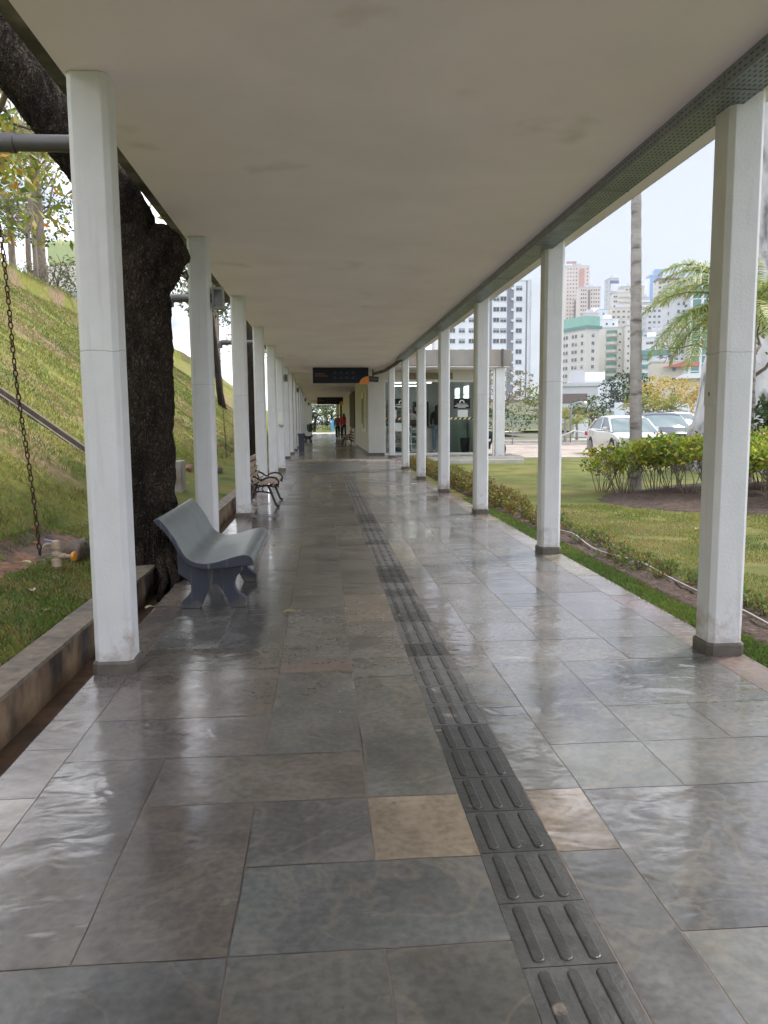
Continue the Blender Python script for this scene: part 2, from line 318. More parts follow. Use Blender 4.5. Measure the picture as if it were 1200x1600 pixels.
# ================================================================== SETTING
def hill(x, y):
    d = max(y-70, 0); h = 14*(d/230)**1.6; h = min(h, 70)
    t = max(0, min(1, (x/max(y, 1)-.02)/.14)); return h*t*t*(3-2*t)
def grid(name, xs, ys, zf, m, kind='structure', smooth=True):
    mb = MB(); nx = len(xs); vs = [(x, y, zf(x, y)) for y in ys for x in xs]
    mb.add(vs, [(j*nx+i, j*nx+i+1, (j+1)*nx+i+1, (j+1)*nx+i) for j in range(len(ys)-1) for i in range(nx-1)])
    o = mb.build(name, m, smooth='all' if smooth else False); o['kind'] = kind; return o
def steps(*seg):
    r = []
    for a, b, n in seg: r += [a+(b-a)*i/n for i in range(n)]
    return r+[seg[-1][1]]
grid('ground', steps((-3000, -100, 8), (-100, 700, 60), (700, 3000, 5)), steps((-400, 60, 5), (60, 760, 50), (760, 4000, 6)), lambda x, y: -.35+hill(x, y), M['earth'])
# ---- slate paving
X0, X1, X2, X3, X4, X5 = -1.215, -1.02, -.63, -.25, .135, .455
TR, Q1, Q2, Q3, Q4, Q5 = .69, .893, 1.27, 1.655, 2.10, 2.315
rs = random.Random(11)
PAL = [(.120, .118, .111), (.112, .112, .108), (.126, .122, .114), (.124, .116, .109), (.111, .112, .111), (.128, .124, .117), (.116, .117, .111)]
def slab_tint(x, y):
    c = list(rs.choice(PAL)); k = rs.uniform(.88, 1.12)
    if x < -.5 and rs.random() < .6: c = [.130, .113, .102]
    if y > 5 and rs.random() < .04: c = [.17, .15, .125]
    return [a*k for a in c]
slabs = []   # x0,x1,y0,y1,tint,relief
def SL(x0, x1, y0, y1, t=None, r=None): slabs.append((x0, x1, y0, y1, t or slab_tint((x0+x1)/2, y0), r if r is not None else rs.choice([.15, .3, .5, .9])))
BR, BL, TAN, OL = (.134, .118, .110), (.112, .114, .114), (.205, .170, .125), (.118, .121, .112)
SL(X1, X3, 1.41, 1.807, BL, .1); SL(X3, X4, 1.41, 1.807, OL, .1); SL(X4, X5, 1.41, 1.807, OL, .1)
SL(X1, X2, 1.807, 2.99, BR, .75); SL(X2, X3, 1.807, 2.6, (.135, .118, .105), .35); SL(X3, X5, 1.807, 2.2, (.112, .12, .12), .15)
SL(X3, X4, 2.2, 2.6, BL, .1); SL(X4, X5, 2.2, 2.6, TAN, .8); SL(X2, X4, 2.6, 2.99, (.14, .125, .11), .3)
SL(X4, X5, 2.6, 3.9, OL, .1); SL(X1, X3, 2.99, 3.41, BR, .5); SL(X3, X4, 2.99, 4.0, (.125, .13, .122), .25); SL(X1, X3, 3.41, 4.09, (.145, .12, .105), .3)
SL(X3, X4, 4.0, 4.22, (.150, .118, .105), .3); SL(X4, X5, 3.9, 4.22, OL, .2); SL(X1, X3, 4.09, 4.5, (.14, .13, .11), .3)
SL(TR, Q1, 1.2, 2.2, BL, .4); SL(TR, Q1, 2.2, 2.6, (.20, .168, .135), 1.0); SL(TR, Q1, 2.6, 3.41, OL, .9); SL(TR, Q1, 3.41, 4.03, OL, .9)
SL(Q1, Q4, 1.41, 1.807, OL, .3); SL(Q1, Q3, 1.807, 2.585, BL, 1.0); SL(Q3, Q4, 1.807, 2.585, OL, .6)
SL(Q1, Q2, 2.585, 2.98, (.125, .135, .125), .15); SL(Q2, Q4, 2.585, 2.98, OL, .25); SL(Q1, Q2, 2.98, 4.06, OL, .45); SL(Q2, Q3, 2.98, 3.38, OL, .9)
SL(Q3, Q4, 2.98, 3.38, OL, .4); SL(Q2, Q4, 3.38, 4.06, OL, 1.0)
def fill(xs, y0, y1, pitch, wmax=2):
    n = int(round((y1-y0)/pitch)); ys = [y0+(y1-y0)*i/n for i in range(n+1)]; m = len(xs)-1; used = set()
    for j in range(n):
        for i in range(m):
            if (i, j) in used: continue
            a, b = rs.choice([(1, 1), (1, 1), (1, 2), (2, 1), (2, 1), (1, 3), (2, 2), (1, 2)])
            a = min(a, m-i); b = min(b, n-j)
            if a > 1 and (i+1, j) in used: a = 1
            if any((i+p, j+q) in used for p in range(a) for q in range(b)): a = b = 1
            for p in range(a):
                for q in range(b): used.add((i+p, j+q))
            SL(xs[i], xs[i+a], ys[j], ys[j+b])
fill([X1, X2, X3], 4.5, 20.4, .4); fill([X3, X4, X5], 4.22, 20.4, .4)
fill([TR, Q1], 4.03, 20.4, .55); fill([Q1, Q2, Q3, Q4], 4.06, 20.4, .42)
fill([X1, X2, X3, X4, X5], -6, 1.41, .4); fill([TR, Q1], -6, 1.2, .6); fill([Q1, Q2, Q3, Q4], -6, 1.41, .4)
PINK = [(.20, .165, .14), (.175, .145, .125), (.22, .18, .15), (.16, .14, .125)]
def border(x0, x1, near):
    y = -6.0
    while y < 24.5:
        b = y+rs.choice([.75, .95, 1.1, .6]); c = rs.choice(PINK) if y > 5 or near else (.155, .12, .105); b = min(b, 24.5)
        if x0 < 0 and y < 3.12 < b: b = 3.12
        SL(x0, x1, y, b, [v*rs.uniform(.9, 1.1) for v in c], rs.choice([.3, .6])); y = b
border(X0, X1, False); border(Q4, Q5, True)
fill([X1, X2, X4, TR, Q2, Q4], 20.4, 24.5, .5); fill([X0, X1, X3, X5, Q1, 1.50], 24.5, 77, .8)
for x in (1.50, 2.3, 3.1, 3.9, 4.7, 5.5): SL(x, x+.8, 24.5, 26.2, [.16, .15, .14], .2)
GAP = .0021; pv = MB(); at = []
for x0, x1, y0, y1, t, r in slabs:
    x0, x1, y0, y1 = x0+GAP, x1-GAP, y0+GAP, y1-GAP
    nx = max(1, int((x1-x0)/.12)) if y0 < 6 else 1; ny = max(1, int((y1-y0)/.12)) if y0 < 6 else max(1, int((y1-y0)/.7))
    dz = rs.uniform(-.0003, .0004) if y0 < 20 else 0; sx, sy = rs.uniform(-.0006, .0006), rs.uniform(-.0006, .0006)
    jw = .006 if y0 < 8 else 0
    def J(a, s): return jw*noise.noise(Vector((a*4.1, s*7.3, 1.7)))
    vs = []
    for j in range(ny+1):
        for i in range(nx+1):
            x, y = lerp(x0, x1, i/nx), lerp(y0, y1, j/ny)
            xx, yy = x, y
            if i in (0, nx): xx = x+J(y, x)
            if j in (0, ny): yy = y+J(x, y)
            vs.append((xx, yy, floor_z(y)+dz+sx*(x-x0)+sy*(y-y0)))
    # chipped skirt down to the grout so slab edges catch light
    fs = [(j*(nx+1)+i, j*(nx+1)+i+1, (j+1)*(nx+1)+i+1, (j+1)*(nx+1)+i) for j in range(ny) for i in range(nx)]
    pv.add(vs, fs, 0, [(q*.8+.018)*k_ for q, k_ in zip(t, (1.0, .972, .985))]); at += [(r, rs.random()*50, rs.choice([-.03, -.02, 0, .03, .08]) if r < .95 else -.03)]*len(fs)
def slate():
    m = bpy.data.materials.new('polished_slate'); m.use_nodes = True; t = m.node_tree; N = t.nodes.new; L = t.links.new; b = t.nodes['Principled BSDF']
    tc = N('ShaderNodeTexCoord'); a = N('ShaderNodeAttribute'); a.attribute_name = 'tint'; s = N('ShaderNodeAttribute'); s.attribute_name = 'slab'
    sep = N('ShaderNodeSeparateXYZ'); L(s.outputs['Vector'], sep.inputs[0])
    off = N('ShaderNodeCombineXYZ'); L(sep.outputs['Y'], off.inputs['Z'])
    va = N('ShaderNodeVectorMath'); va.operation = 'ADD'; L(tc.outputs['Object'], va.inputs[0]); L(off.outputs[0], va.inputs[1])
    def nz(sc, d=5, src=va, dist=0, rough=.5):
        n = N('ShaderNodeTexNoise'); n.inputs['Scale'].default_value = sc; n.inputs['Detail'].default_value = d; n.inputs['Distortion'].default_value = dist
        n.inputs['Roughness'].default_value = rough; L(src.outputs[0], n.inputs['Vector']); return n
    def rmp(n, *st):
        r = N('ShaderNodeValToRGB'); e = r.color_ramp.elements
        while len(e) < len(st): e.new(.5)
        for k, (p, c) in enumerate(st): e[k].position = p; e[k].color = (*(c if isinstance(c, tuple) else (c,)*3), 1)
        L(n.outputs['Fac'], r.inputs[0]); return r
    def mul(A, B):
        q = N('ShaderNodeMix'); q.data_type = 'RGBA'; q.blend_type = 'MULTIPLY'; q.inputs['Factor'].default_value = 1; L(A, q.inputs['A']); L(B, q.inputs['B']); return q.outputs['Result']
    def mix(f, A, c):
        q = N('ShaderNodeMix'); q.data_type = 'RGBA'; L(f, q.inputs['Factor']); L(A, q.inputs['A']); q.inputs['B'].default_value = (*c, 1); return q.outputs['Result']
    cur = mul(a.outputs['Color'], rmp(nz(2.6, 6, dist=.6), (.3, .72), (.7, 1.28)).outputs[0])
    cur = mul(cur, rmp(nz(38, 4), (.35, .84), (.65, 1.16)).outputs[0])
    rust = rmp(nz(3.1, 6, dist=1.2), (.60, 0.0), (.76, .35)); cur = mix(rust.outputs[0], cur, (.125, .095, .082))
    vein = rmp(nz(1.9, 5, dist=1.6), (.470, 0.0), (.495, .24), (.53, 0.0)); cur = mix(vein.outputs[0], cur, (.25, .21, .165))
    wear = rmp(nz(9, 8, rough=.7), (.64, 0.0), (.70, .35)); cur = mix(wear.outputs[0], cur, (.26, .24, .21))
    spk = rmp(nz(24, 3), (.70, 0.0), (.76, .5)); cur = mix(spk.outputs[0], cur, (.06, .055, .05))
    L(cur, b.inputs['Base Color'])
    ra = N('ShaderNodeMath'); ra.operation = 'ADD'; L(rmp(nz(3.5, 8, rough=.68), (.35, .10), (.66, .23)).outputs[0], ra.inputs[0]); L(sep.outputs['Z'], ra.inputs[1]); L(ra.outputs[0], b.inputs['Roughness'])
    b.inputs['Specular IOR Level'].default_value = .85
    mp = N('ShaderNodeMapping'); mp.inputs['Scale'].default_value = (1.0, 1.7, 1); mp.inputs['Rotation'].default_value = (0, 0, .35); L(va.outputs[0], mp.inputs['Vector'])
    h1 = nz(4.0, 2, mp, .6); h2 = nz(13, 3, mp, .3); h3 = nz(150, 2)
    m1 = N('ShaderNodeMath'); m1.operation = 'MULTIPLY_ADD'; L(h2.outputs['Fac'], m1.inputs[0]); m1.inputs[1].default_value = .12; L(h1.outputs['Fac'], m1.inputs[2])
    m2 = N('ShaderNodeMath'); m2.operation = 'MULTIPLY'; L(m1.outputs[0], m2.inputs[0])
    ma = N('ShaderNodeMath'); ma.operation = 'MULTIPLY_ADD'; L(sep.outputs['X'], ma.inputs[0]); ma.inputs[1].default_value = .95; ma.inputs[2].default_value = .12; L(ma.outputs[0], m2.inputs[1])
    m3 = N('ShaderNodeMath'); m3.operation = 'MULTIPLY_ADD'; L(h3.outputs['Fac'], m3.inputs[0]); m3.inputs[1].default_value = .007; L(m2.outputs[0], m3.inputs[2])
    bp = N('ShaderNodeBump'); bp.inputs['Strength'].default_value = 1; bp.inputs['Distance'].default_value = .0072; L(m3.outputs[0], bp.inputs['Height']); L(bp.outputs[0], b.inputs['Normal'])
    return m
M['slate'] = slate()
pvo = pv.build('pavement', M['slate']); pvo['kind'] = 'structure'
aa = pvo.data.attributes.new('slab', 'FLOAT_VECTOR', 'FACE'); aa.data.foreach_set('vector', [c for q in at for c in q])
M['grout'] = mat('grout', (.21, .17, .15), .8, var=.35, vs=6, col2=(.055, .05, .045), c2t=(.55, .66), c2s=2.3)
mb = MB()
for x0, x1, y0, y1 in ((X0, Q5, -6, 20.4), (X0, Q5, 20.4, 23.4), (X0, Q5, 23.4, 24.5), (X0, 1.52, 24.5, 77), (1.52, 6.3, 24.5, 26.2)):
    e = .0016; mb.add([(x0, y0, floor_z(y0)-e), (x1, y0, floor_z(y0)-e), (x1, y1, floor_z(y1)-e), (x0, y1, floor_z(y1)-e)], [(0, 1, 2, 3)])
    for xe in (x0, x1): mb.add([(xe, y0, floor_z(y0)-e), (xe, y1, floor_z(y1)-e), (xe, y1, -.3), (xe, y0, -.3)], [(0, 1, 2, 3)])
tag(mb.build('pavement_bed', M['grout']), kind='structure')
# ---- tactile guide strip, three bars to a tile
M['tact'] = mat('tactile_stone', (1, 1, 1), .42, attr=True, var=.25, vs=11, bump=.2, bs=60, rvar=.1, col3=(.24, .20, .17), c3t=(.68, .75), c3s=9)
mb = MB(); y = 1.707-.252*8; k = 0; dark = {11: .5, 12: .62, 10: .72, 9: .8, 8: .95}
while y < 20.15:
    i = int(round((y-1.707)/.252))+8
    c = {7: .062, 8: .060, 9: .048, 10: .036, 11: .028, 12: .030, 13: .045, 14: .085, 15: .080, 16: .085, 17: .082, 18: .034, 19: .080, 20: .085, 21: .042, 22: .06, 23: .08}.get(i, rs.choice([.082, .09, .095, .085, .09, .035, .04, .09]))
    t = (c, c*1.0, c*1.02); a, b = TR-.2345-.001, TR-.0015; dx = min(.06, max(0, (y-6)*.004))*0
    mb.box(a, b, y+.0015, y+.2505, -.02, .0008, 0, t)
    tb = (c*.6,)*3
    for q in (.2, .5, .8):
        cx = lerp(a, b, q); w_, l_ = .0185, .112; cy = y+.126; ring = []
        for wi, li, z in ((w_, l_, .0008), (w_*.88, l_-.002, .0040), (w_*.70, l_-.005, .0050), (w_*.2, l_-.013, .0051)):
            r = []
            for s in range(12):
                an = math.pi*s/5.5 if False else 2*math.pi*s/12; sx, sy = math.cos(an), math.sin(an)
                r.append((cx+wi*sx, cy+wi*sy+(li-wi)*(1 if sy > 0 else -1), z))
            ring.append(r)
        mb.loft(ring, 0, tb)
    y += .252; k += 1
tag(mb.build('tactile_path', M['tact'], bevel=0), kind='structure')
# dotted warning band and ridged ramp plate at the foot of the ramp
mb = MB()
mb.box(-.55, 1.45, 20.17, 20.395, -.01, .0025, 0, (.115,)*3)
for i in range(40):
    for j in range(4): mb.lathe([(.014, .0025), (.009, .008)], (-.525+i*.05, 20.20+j*.055, 0), 6, tint=(.06,)*3)
for i in range(7):
    y0 = 20.55+i*.25; mb.add([(-.45, y0, floor_z(y0)+.003), (1.05, y0, floor_z(y0)+.003), (1.05, y0+.24, floor_z(y0+.24)+.003), (-.45, y0+.24, floor_z(y0+.24)+.003)], [(0, 1, 2, 3)], 0, (.09, .092, .09))
tag(mb.build('warning_paving', M['tact']), kind='structure')

# ---- right lawn, planting strip, mound, car park
def lawn_z(x, y):
    z = -.035+.02*noise.noise(Vector((x*.3, y*.3, 0)))
    if y < 24 and 2.56 < x < 2.98: z -= .0
    return z
grid('lawn', steps((2.315, 3.2, 8), (3.2, 16, 40), (16, 60, 12)), steps((-8, 27.3, 90)), lambda x, y: lawn_z(x, y)+.012, M['grass'])
def strip_z(x, y):
    e = min(x-2.52, 2.97+.03*math.sin(y*1.7)-x)
    return -.05+ (.055 if e > 0 else .0) + .02*noise.noise(Vector((x*9, y*9, 3)))+(.012*noise.noise(Vector((x*25, y*25, 3))))
grid('flower_bed_soil', [2.50+i*.05/1 for i in range(11)], steps((-2, 24.3, 520)), strip_z, M['soil'])
def mound_z(x, y):
    # kidney shaped bed under the hedge
    cx = 5.9+.05*(y-12); dx = (x-7.9)/3.15; dy = (y-12.6)/3.0; r = math.sqrt(dx*dx+dy*dy)+.10*math.sin(3*math.atan2(dy, dx)+1)
    return -.06+.26*max(0, 1-r)**.6+.03*noise.noise(Vector((x*3, y*3, 1)))+.015*noise.noise(Vector((x*11, y*11, 1))) if r < 1 else -.25
grid('mound_soil', [4.4+i*.1 for i in range(72)], [9.4+i*.1 for i in range(66)], mound_z, M['soil'])
grid('parking_lot', steps((5.95, 60, 30)), steps((27.3, 56, 20)), lambda x, y: .0+.012*noise.noise(Vector((x*.4, y*.4, 0))), M['asphalt'])
mb = MB(); mb.box(6.3, 60, 27.17, 27.32, -.1, .03); mb.box(2.32, 6.3, 24.28, 24.4, -.1, .10); mb.box(6.2, 6.32, 24.4, 27.17, -.1, .06)
tag(mb.build('kerb', M['kerb'], bevel=.01), kind='structure')
mb = MB(); mb.box(6, 60, 46, 46.25, -.05, .13); mb.box(12, 30, 41.5, 41.7, -.05, .12); tag(mb.build('far_kerb', M['kerb']), kind='structure')
# ---- left: gutter, low wall, garden strip, embankment
mb = MB(); mb.box(-1.42, -1.22, -6, 77, -.3, -.10); tag(mb.build('gutter', M['redsoil']), kind='structure')
def garden_z(x, y):
    # x from -1.57 (wall) to -2.46 (toe)
    t = max(0, min(1, (-1.57-x)/.9)); z = lerp(.115, .28, t)
    return z+.015*noise.noise(Vector((x*3, y*3, 0)))
grid('garden_strip', [-1.565-.1*i for i in range(12)], steps((-3, 30, 220), (30, 76, 40)), garden_z, M['grass'])
def bank_z(x, y):
    d = -2.30-x
    if d < 0: return .20+.15*d
    z = .22+.75*d if x > -10.4 else 6.2+.05*(-10.4-x)*.5
    z = min(z, 6.2+.02*(-10.4-x)) if x > -10.4 else 6.2+.02*(-10.4-x)
    if -10.9 < x < -9.4: z = 6.2-.35*max(0, 1-abs(x+10.2)/.9)*.6
    z += .10*noise.noise(Vector((x*.35, y*.35, 2)))+.035*noise.noise(Vector((x*1.5, y*1.5, 2)))
    for yc in (11.25, 22.95):
        if abs(y-yc) < .25 and d > .3 and (yc < 20 or d < 2): z -= .16
    return z
grid('embankment', steps((-60, -14, 14), (-14, -2.15, 90)), steps((-8, 11.15, 60), (11.15, 11.85, 10), (11.85, 22.85, 40), (22.85, 23.55, 10), (23.55, 76, 60)), bank_z, M['slope'])
# earth channel at the toe
def base_z(x, y): return garden_z(x, y) if x > -2.40 else bank_z(x, y) if x < -2.5 else lerp(garden_z(x, y), bank_z(x, y), (-2.40-x)/.1)
def chan_z(x, y):
    t = (x+2.42+.10*math.sin(y*.7))/.22
    return base_z(x, y)+.014-.05*max(0, 1-t*t)*0+.012*noise.noise(Vector((x*6, y*6, 5)))+.008*noise.noise(Vector((x*23, y*23, 5)))-(.03 if abs(t) > 1.15 else 0)
M['path'] = mat('worn_path', (.15, .10, .075), .95, var=.35, vs=16, bump=1, bs=38, bd=.035, col2=(.25, .125, .07), c2t=(.48, .58), c2s=3.2, col3=(.09, .065, .05), c3t=(.55, .63), c3s=9)
grid('footpath', [-2.66+i*.02 for i in range(29)], steps((2, 7.4, 200)), lambda x, y: max(chan_z(x, y), 0)+.0, M['path'])
# far end of the corridor
grid('forecourt', steps((-8, 20, 6)), steps((77, 86, 4)), lambda x, y: .19, mat('pale_forecourt', (.45, .42, .38), .9, var=.15))
grid('far_lawn', steps((-40, 30, 12)), steps((86, 130, 10)), lambda x, y: .2, M['grass'])

# ================================================================== COVERED WALKWAY
walk = thing('covered_walkway', 'long white covered walkway with two rows of square columns over slate paving', 'covered walkway', (0, 0, 0))
mb = MB(); mb.box(-1.222, 2.386, -5, 77, 2.982, 3.30)
roof = mb.build('roof', M['ceiling'], walk)
mb = MB(); mb.box(-1.40, -1.2225, -5, 77, 3.12, 3.36); mb.box(2.3865, 2.46, -5, 24.9, 3.03, 3.36); mb.box(-1.40, 2.46, -5, 77, 3.365, 3.40)
mb.build('roof_edge', M['fascia'], walk)
D1_, SP = 4.056, 3.3727; W_, CH = .2157, .027
def colpoly(x0, y0, w, wy, c): return [(x0+c, y0), (x0+w-c, y0), (x0+w, y0+c), (x0+w, y0+wy-c), (x0+w-c, y0+wy), (x0+c, y0+wy), (x0, y0+wy-c), (x0, y0+c)]
def column(x, y, zt=2.98, pl=True, z0=None, w=W_):
    z0 = floor_z(y)-.004 if z0 is None else z0
    mb = MB(); s = .011
    P = colpoly(s, s, w-2*s, w-2*s, CH); h = zt-z0; n = 12
    rings = [[(a, b, h*k/n) for a, b in P] for k in range(n+1)]
    mb.loft(rings)
    o = mb.build('column', M['paint'], walk, loc=(x, y, z0), bevel=.003)
    if pl:
        mb = MB(); q = colpoly(0, 0, w, w, CH); q2 = colpoly(.006, .006, w-.012, w-.012, CH)
        mb.loft([[(a, b, 0) for a, b in q], [(a, b, .062) for a, b in q], [(a, b, .075) for a, b in q2]])
        mb.build('plinth', M['plinth'], o)
    return o
Lcols = [column(-1.2155, D1_+i*SP, pl=(i not in (3, 4))) for i in range(-2, 22)]
Rcols = [column(2.099, D1_+i*SP) for i in range(-2, 6)]
Rcols.append(column(2.02, 24.2))
# ---- perforated cable tray under the right edge of the ceiling
tray = thing('cable_tray', 'perforated grey metal cable tray running under the right edge of the ceiling', 'cable tray', (0, 0, 0))
yy = 3.9-1.7*4; zt0, zt1 = 2.90, 2.981
while yy < 20.5:
    y1 = yy+1.692; mb = MB(); mb.box(1.975, 2.172, yy, y1, zt0, zt0+.003)
    mb.box(1.975, 1.978, yy, y1, zt0+.003, zt1); mb.box(2.169, 2.172, yy, y1, zt0+.003, zt1)
    nh = 34
    if yy < 14:
        for i in range(nh):
            for j in range(7):
                x = 1.99+j*.0275; y = yy+.03+i*.05
                mb.add([(x, y, zt0-.0006), (x+.007, y, zt0-.0006), (x+.007, y+.026, zt0-.0006), (x, y+.026, zt0-.0006)], [(3, 2, 1, 0)], 1)
            for j in range(2):
                z = zt0+.022+j*.03; y = yy+.03+i*.05
                mb.add([(1.9744, y, z), (1.9744, y+.026, z), (1.9744, y+.026, z+.006), (1.9744, y, z+.006)], [(3, 2, 1, 0)], 1)
    mb.build('tray_section', [M['steel'], M['dark']], tray)
    mb = MB(); mb.box(1.972, 2.176, y1-.001, y1+.009, zt0-.004, zt1-.002); mb.build('joint_strap', M['steel'], tray)
    yy += 1.7
mb = MB(); mb.tube([(2.07, 20.6, 2.93), (2.05, 22, 2.9), (1.95, 24.6, 2.88), (1.7, 25.9, 2.86)], .05, 8); mb.build('cable_bundle', M['fascia'], tray)
# ---- low wall on the left
wall = thing('low_wall', 'low stained concrete wall along the left side of the walkway', 'wall', (-1.41, 0, 0))
def wl(x, y, z): return .008*noise.noise(Vector((y*2, z*5, 0)))
mb = MB(); ys = steps((-4, 12, 130), (12, 76, 100))
rings = [[(0+wl(0, y, 0), y, -.11), (0+wl(0, y, 1), y, 0), (0+wl(0, y, 2), y, .115), (-.15, y, .115), (-.15, y, -.2)] for y in ys]
mb.loft(rings); mb.build('wall_face', M['concrete'], wall)
mb = MB(); rings = [[(.012+wl(0, y, 3), y, .116), (.012+wl(0, y, 3), y, .138), (-.155+wl(1, y, 4)*1.5, y, .142), (-.155+wl(1, y, 4)*1.5, y, .116)] for y in ys]
mb.loft(rings); mb.build('coping', M['coping'], wall)
# ---- concrete runnels down the slope
for yc, lb in ((11.5, 'concrete drain channel running down the near part of the grassy slope'), (23.2, 'short farther concrete drain channel at the slope foot by the third drain pipe')):
    Lc = 7.4 if yc < 20 else 1.5; Ld = Lc*.75
    t = thing('drain_channel', lb, 'drain channel', (-2.7, yc-.25, .33), 0, 'drain channels on the grass slope')
    for s, nm in ((-.2, 'side_kerb'), (.2, 'side_kerb')):
        mb = MB(); mb.prism([(0, .02), (0, .16), (-Lc, Ld+.16), (-Lc, Ld+.02)], s-.045, s+.045, 'y'); mb.build(nm, M['runnel'], t)
    mb = MB(); mb.prism([(0, -.02), (0, .045), (-Lc, Ld+.045), (-Lc, Ld-.02)], -.15, .15, 'y'); mb.build('channel_bed', M['redsoil'], t)
# ================================================================== THINGS ON THE WALKWAY
# concrete bench with S-shaped shell (side outline measured in mm-like units)
def bench_concrete(name, label, loc, group=None, length=1.43, rz=0):
    t = thing(name, label, 'bench', loc, rz, group); k = .000765
    sh = [(65, 540), (88, 522), (112, 522), (150, 560), (190, 612), (230, 672), (262, 725), (290, 785), (315, 835), (345, 875), (385, 905), (430, 925), (480, 934), (520, 935), (575, 929), (630, 917), (690, 900), (745, 884), (800, 870), (850, 862), (885, 864), (912, 875), (930, 895), (943, 925), (945, 950), (925, 962), (880, 966),
          (780, 974), (680, 982), (600, 989), (540, 991), (480, 988), (430, 980), (380, 962), (340, 935), (300, 885), (260, 815), (225, 745), (190, 690), (150, 640), (105, 590), (70, 556)]
    P = [((x-560)*k, (1375-y)*k) for x, y in sh]
    mb = MB(); n = len(P)
    rings = [[(x, yy, z) for x, z in P] for yy in (0, length)]; cx = sum(p[0] for p in P)/n
    vs = [p for r in rings for p in r]
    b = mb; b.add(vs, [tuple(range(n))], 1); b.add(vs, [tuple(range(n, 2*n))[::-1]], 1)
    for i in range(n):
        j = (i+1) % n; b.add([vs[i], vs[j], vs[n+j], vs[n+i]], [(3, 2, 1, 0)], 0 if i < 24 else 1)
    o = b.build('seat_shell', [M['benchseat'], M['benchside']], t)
    bmm = bmesh.new(); bmm.from_mesh(o.data); bmesh.ops.remove_doubles(bmm, verts=bmm.verts, dist=1e-5); bmesh.ops.recalc_face_normals(bmm, faces=bmm.faces); bmm.to_mesh(o.data); bmm.free()
    o.data.polygons.foreach_set('use_smooth', [True]*len(o.data.polygons)); o.data.set_sharp_from_angle(angle=R(50))
    bv = o.modifiers.new('b', 'BEVEL'); bv.width = .006; bv.segments = 2; bv.limit_method = 'ANGLE'; bv.angle_limit = R(50)
    lg = [(238, 800), (240, 1040), (250, 1058), (300, 1088), (335, 1120), (352, 1155), (354, 1195), (343, 1228), (320, 1260), (265, 1310), (265, 1375), (430, 1375), (455, 1330), (500, 1220), (520, 1180), (545, 1156), (570, 1150), (595, 1157), (620, 1185), (650, 1235), (712, 1368), (725, 1375), (855, 1375), (855, 1292), (800, 1252), (768, 1218), (752, 1180), (752, 1140), (765, 1100), (785, 1070), (818, 1040), (818, 965), (600, 985), (450, 975), (340, 925)]
    LP = [((x-560)*k, (1375-y)*k) for x, y in lg]
    for y0 in (.10, length-.44):
        mb = MB(); mb.prism(LP[::-1], y0, y0+.075, 'y'); mb.build('leg', M['benchside'], t, bevel=.006)
    return t
bench_concrete('concrete_bench', 'blue-grey concrete bench with curved S-shaped seat by the second left column', (-.786, 5.42, 0), 'concrete benches')
# cast iron bench with slats
def bench_iron(label, loc, rz=0, L_=1.3, wood=None, name='slatted_bench'):
    t = thing(name, label, 'bench', loc, rz, 'slatted benches'); wood = wood or M['wood']
    # slat centres along the side curve: back then seat (x towards the sitter, z)
    C = [(-.175, .74, 76), (-.165, .65, 80), (-.15, .56, 76), (-.125, .475, 68), (-.07, .395, 25), (.0, .37, 5), (.08, .37, -5), (.16, .385, -8), (.235, .375, 25)]
    for x, z, a in C:
        mb = MB(); mb.obox((x, L_/2, z), (.075, L_, .022), (0, -R(a), 0)); mb.build('slat', wood, t, bevel=.004)
    for y0 in (.09, L_-.09):
        mb = MB(); r = .014
        mb.tube([(-.195, y0, .78), (-.185, y0, .64), (-.155, y0, .48), (-.10, y0, .365), (0, y0, .335), (.12, y0, .34), (.21, y0, .36), (.265, y0, .35), (.275, y0, .31)], r, 8)
        mb.tube([(.12, y0, .335), (.17, y0, .22), (.21, y0, .10), (.24, y0, .03), (.28, y0, .012)], [.02, .019, .017, .018, .024], 8)
        mb.tube([(-.12, y0, .345), (-.16, y0, .22), (-.20, y0, .12), (-.225, y0, .04), (-.26, y0, .012)], [.02, .02, .018, .018, .024], 8)
        mb.tube([(-.17, y0, .20), (-.10, y0, .235), (0, y0, .25), (.10, y0, .235), (.165, y0, .22)], .012, 8)
        for a in (-.05, .05): mb.tube([(a, y0, .33), (a*.4, y0, .29), (a, y0, .25)], .009, 6)
        mb.build('side_frame', M['iron'], t, smooth=True)
        mb = MB(); pts = [(.02, y0, .43), (.10, y0, .475), (.20, y0, .49), (.30, y0, .47), (.345, y0, .42), (.335, y0, .37), (.30, y0, .355), (.285, y0, .385)]
        mb.tube([(-.155, y0, .50), (-.06, y0, .465)]+[(a*.82, b, c-.02) for a, b, c in pts], .014, 8); mb.build('armrest', M['iron'], t, smooth=True)
    return t
bench_iron('black iron bench with pale wooden slats, just before the fourth left column', (-.97, 12.05, 0), 0)
bench_concrete('concrete_bench', 'small dark far concrete bench just beyond the blue-grey bin', (-.83, 44.2, .2), 'concrete benches')
bench_iron('orange wooden slat bench against the right corridor wall', (1.22, 40.5, .2), R(180), wood=M['wood2'])
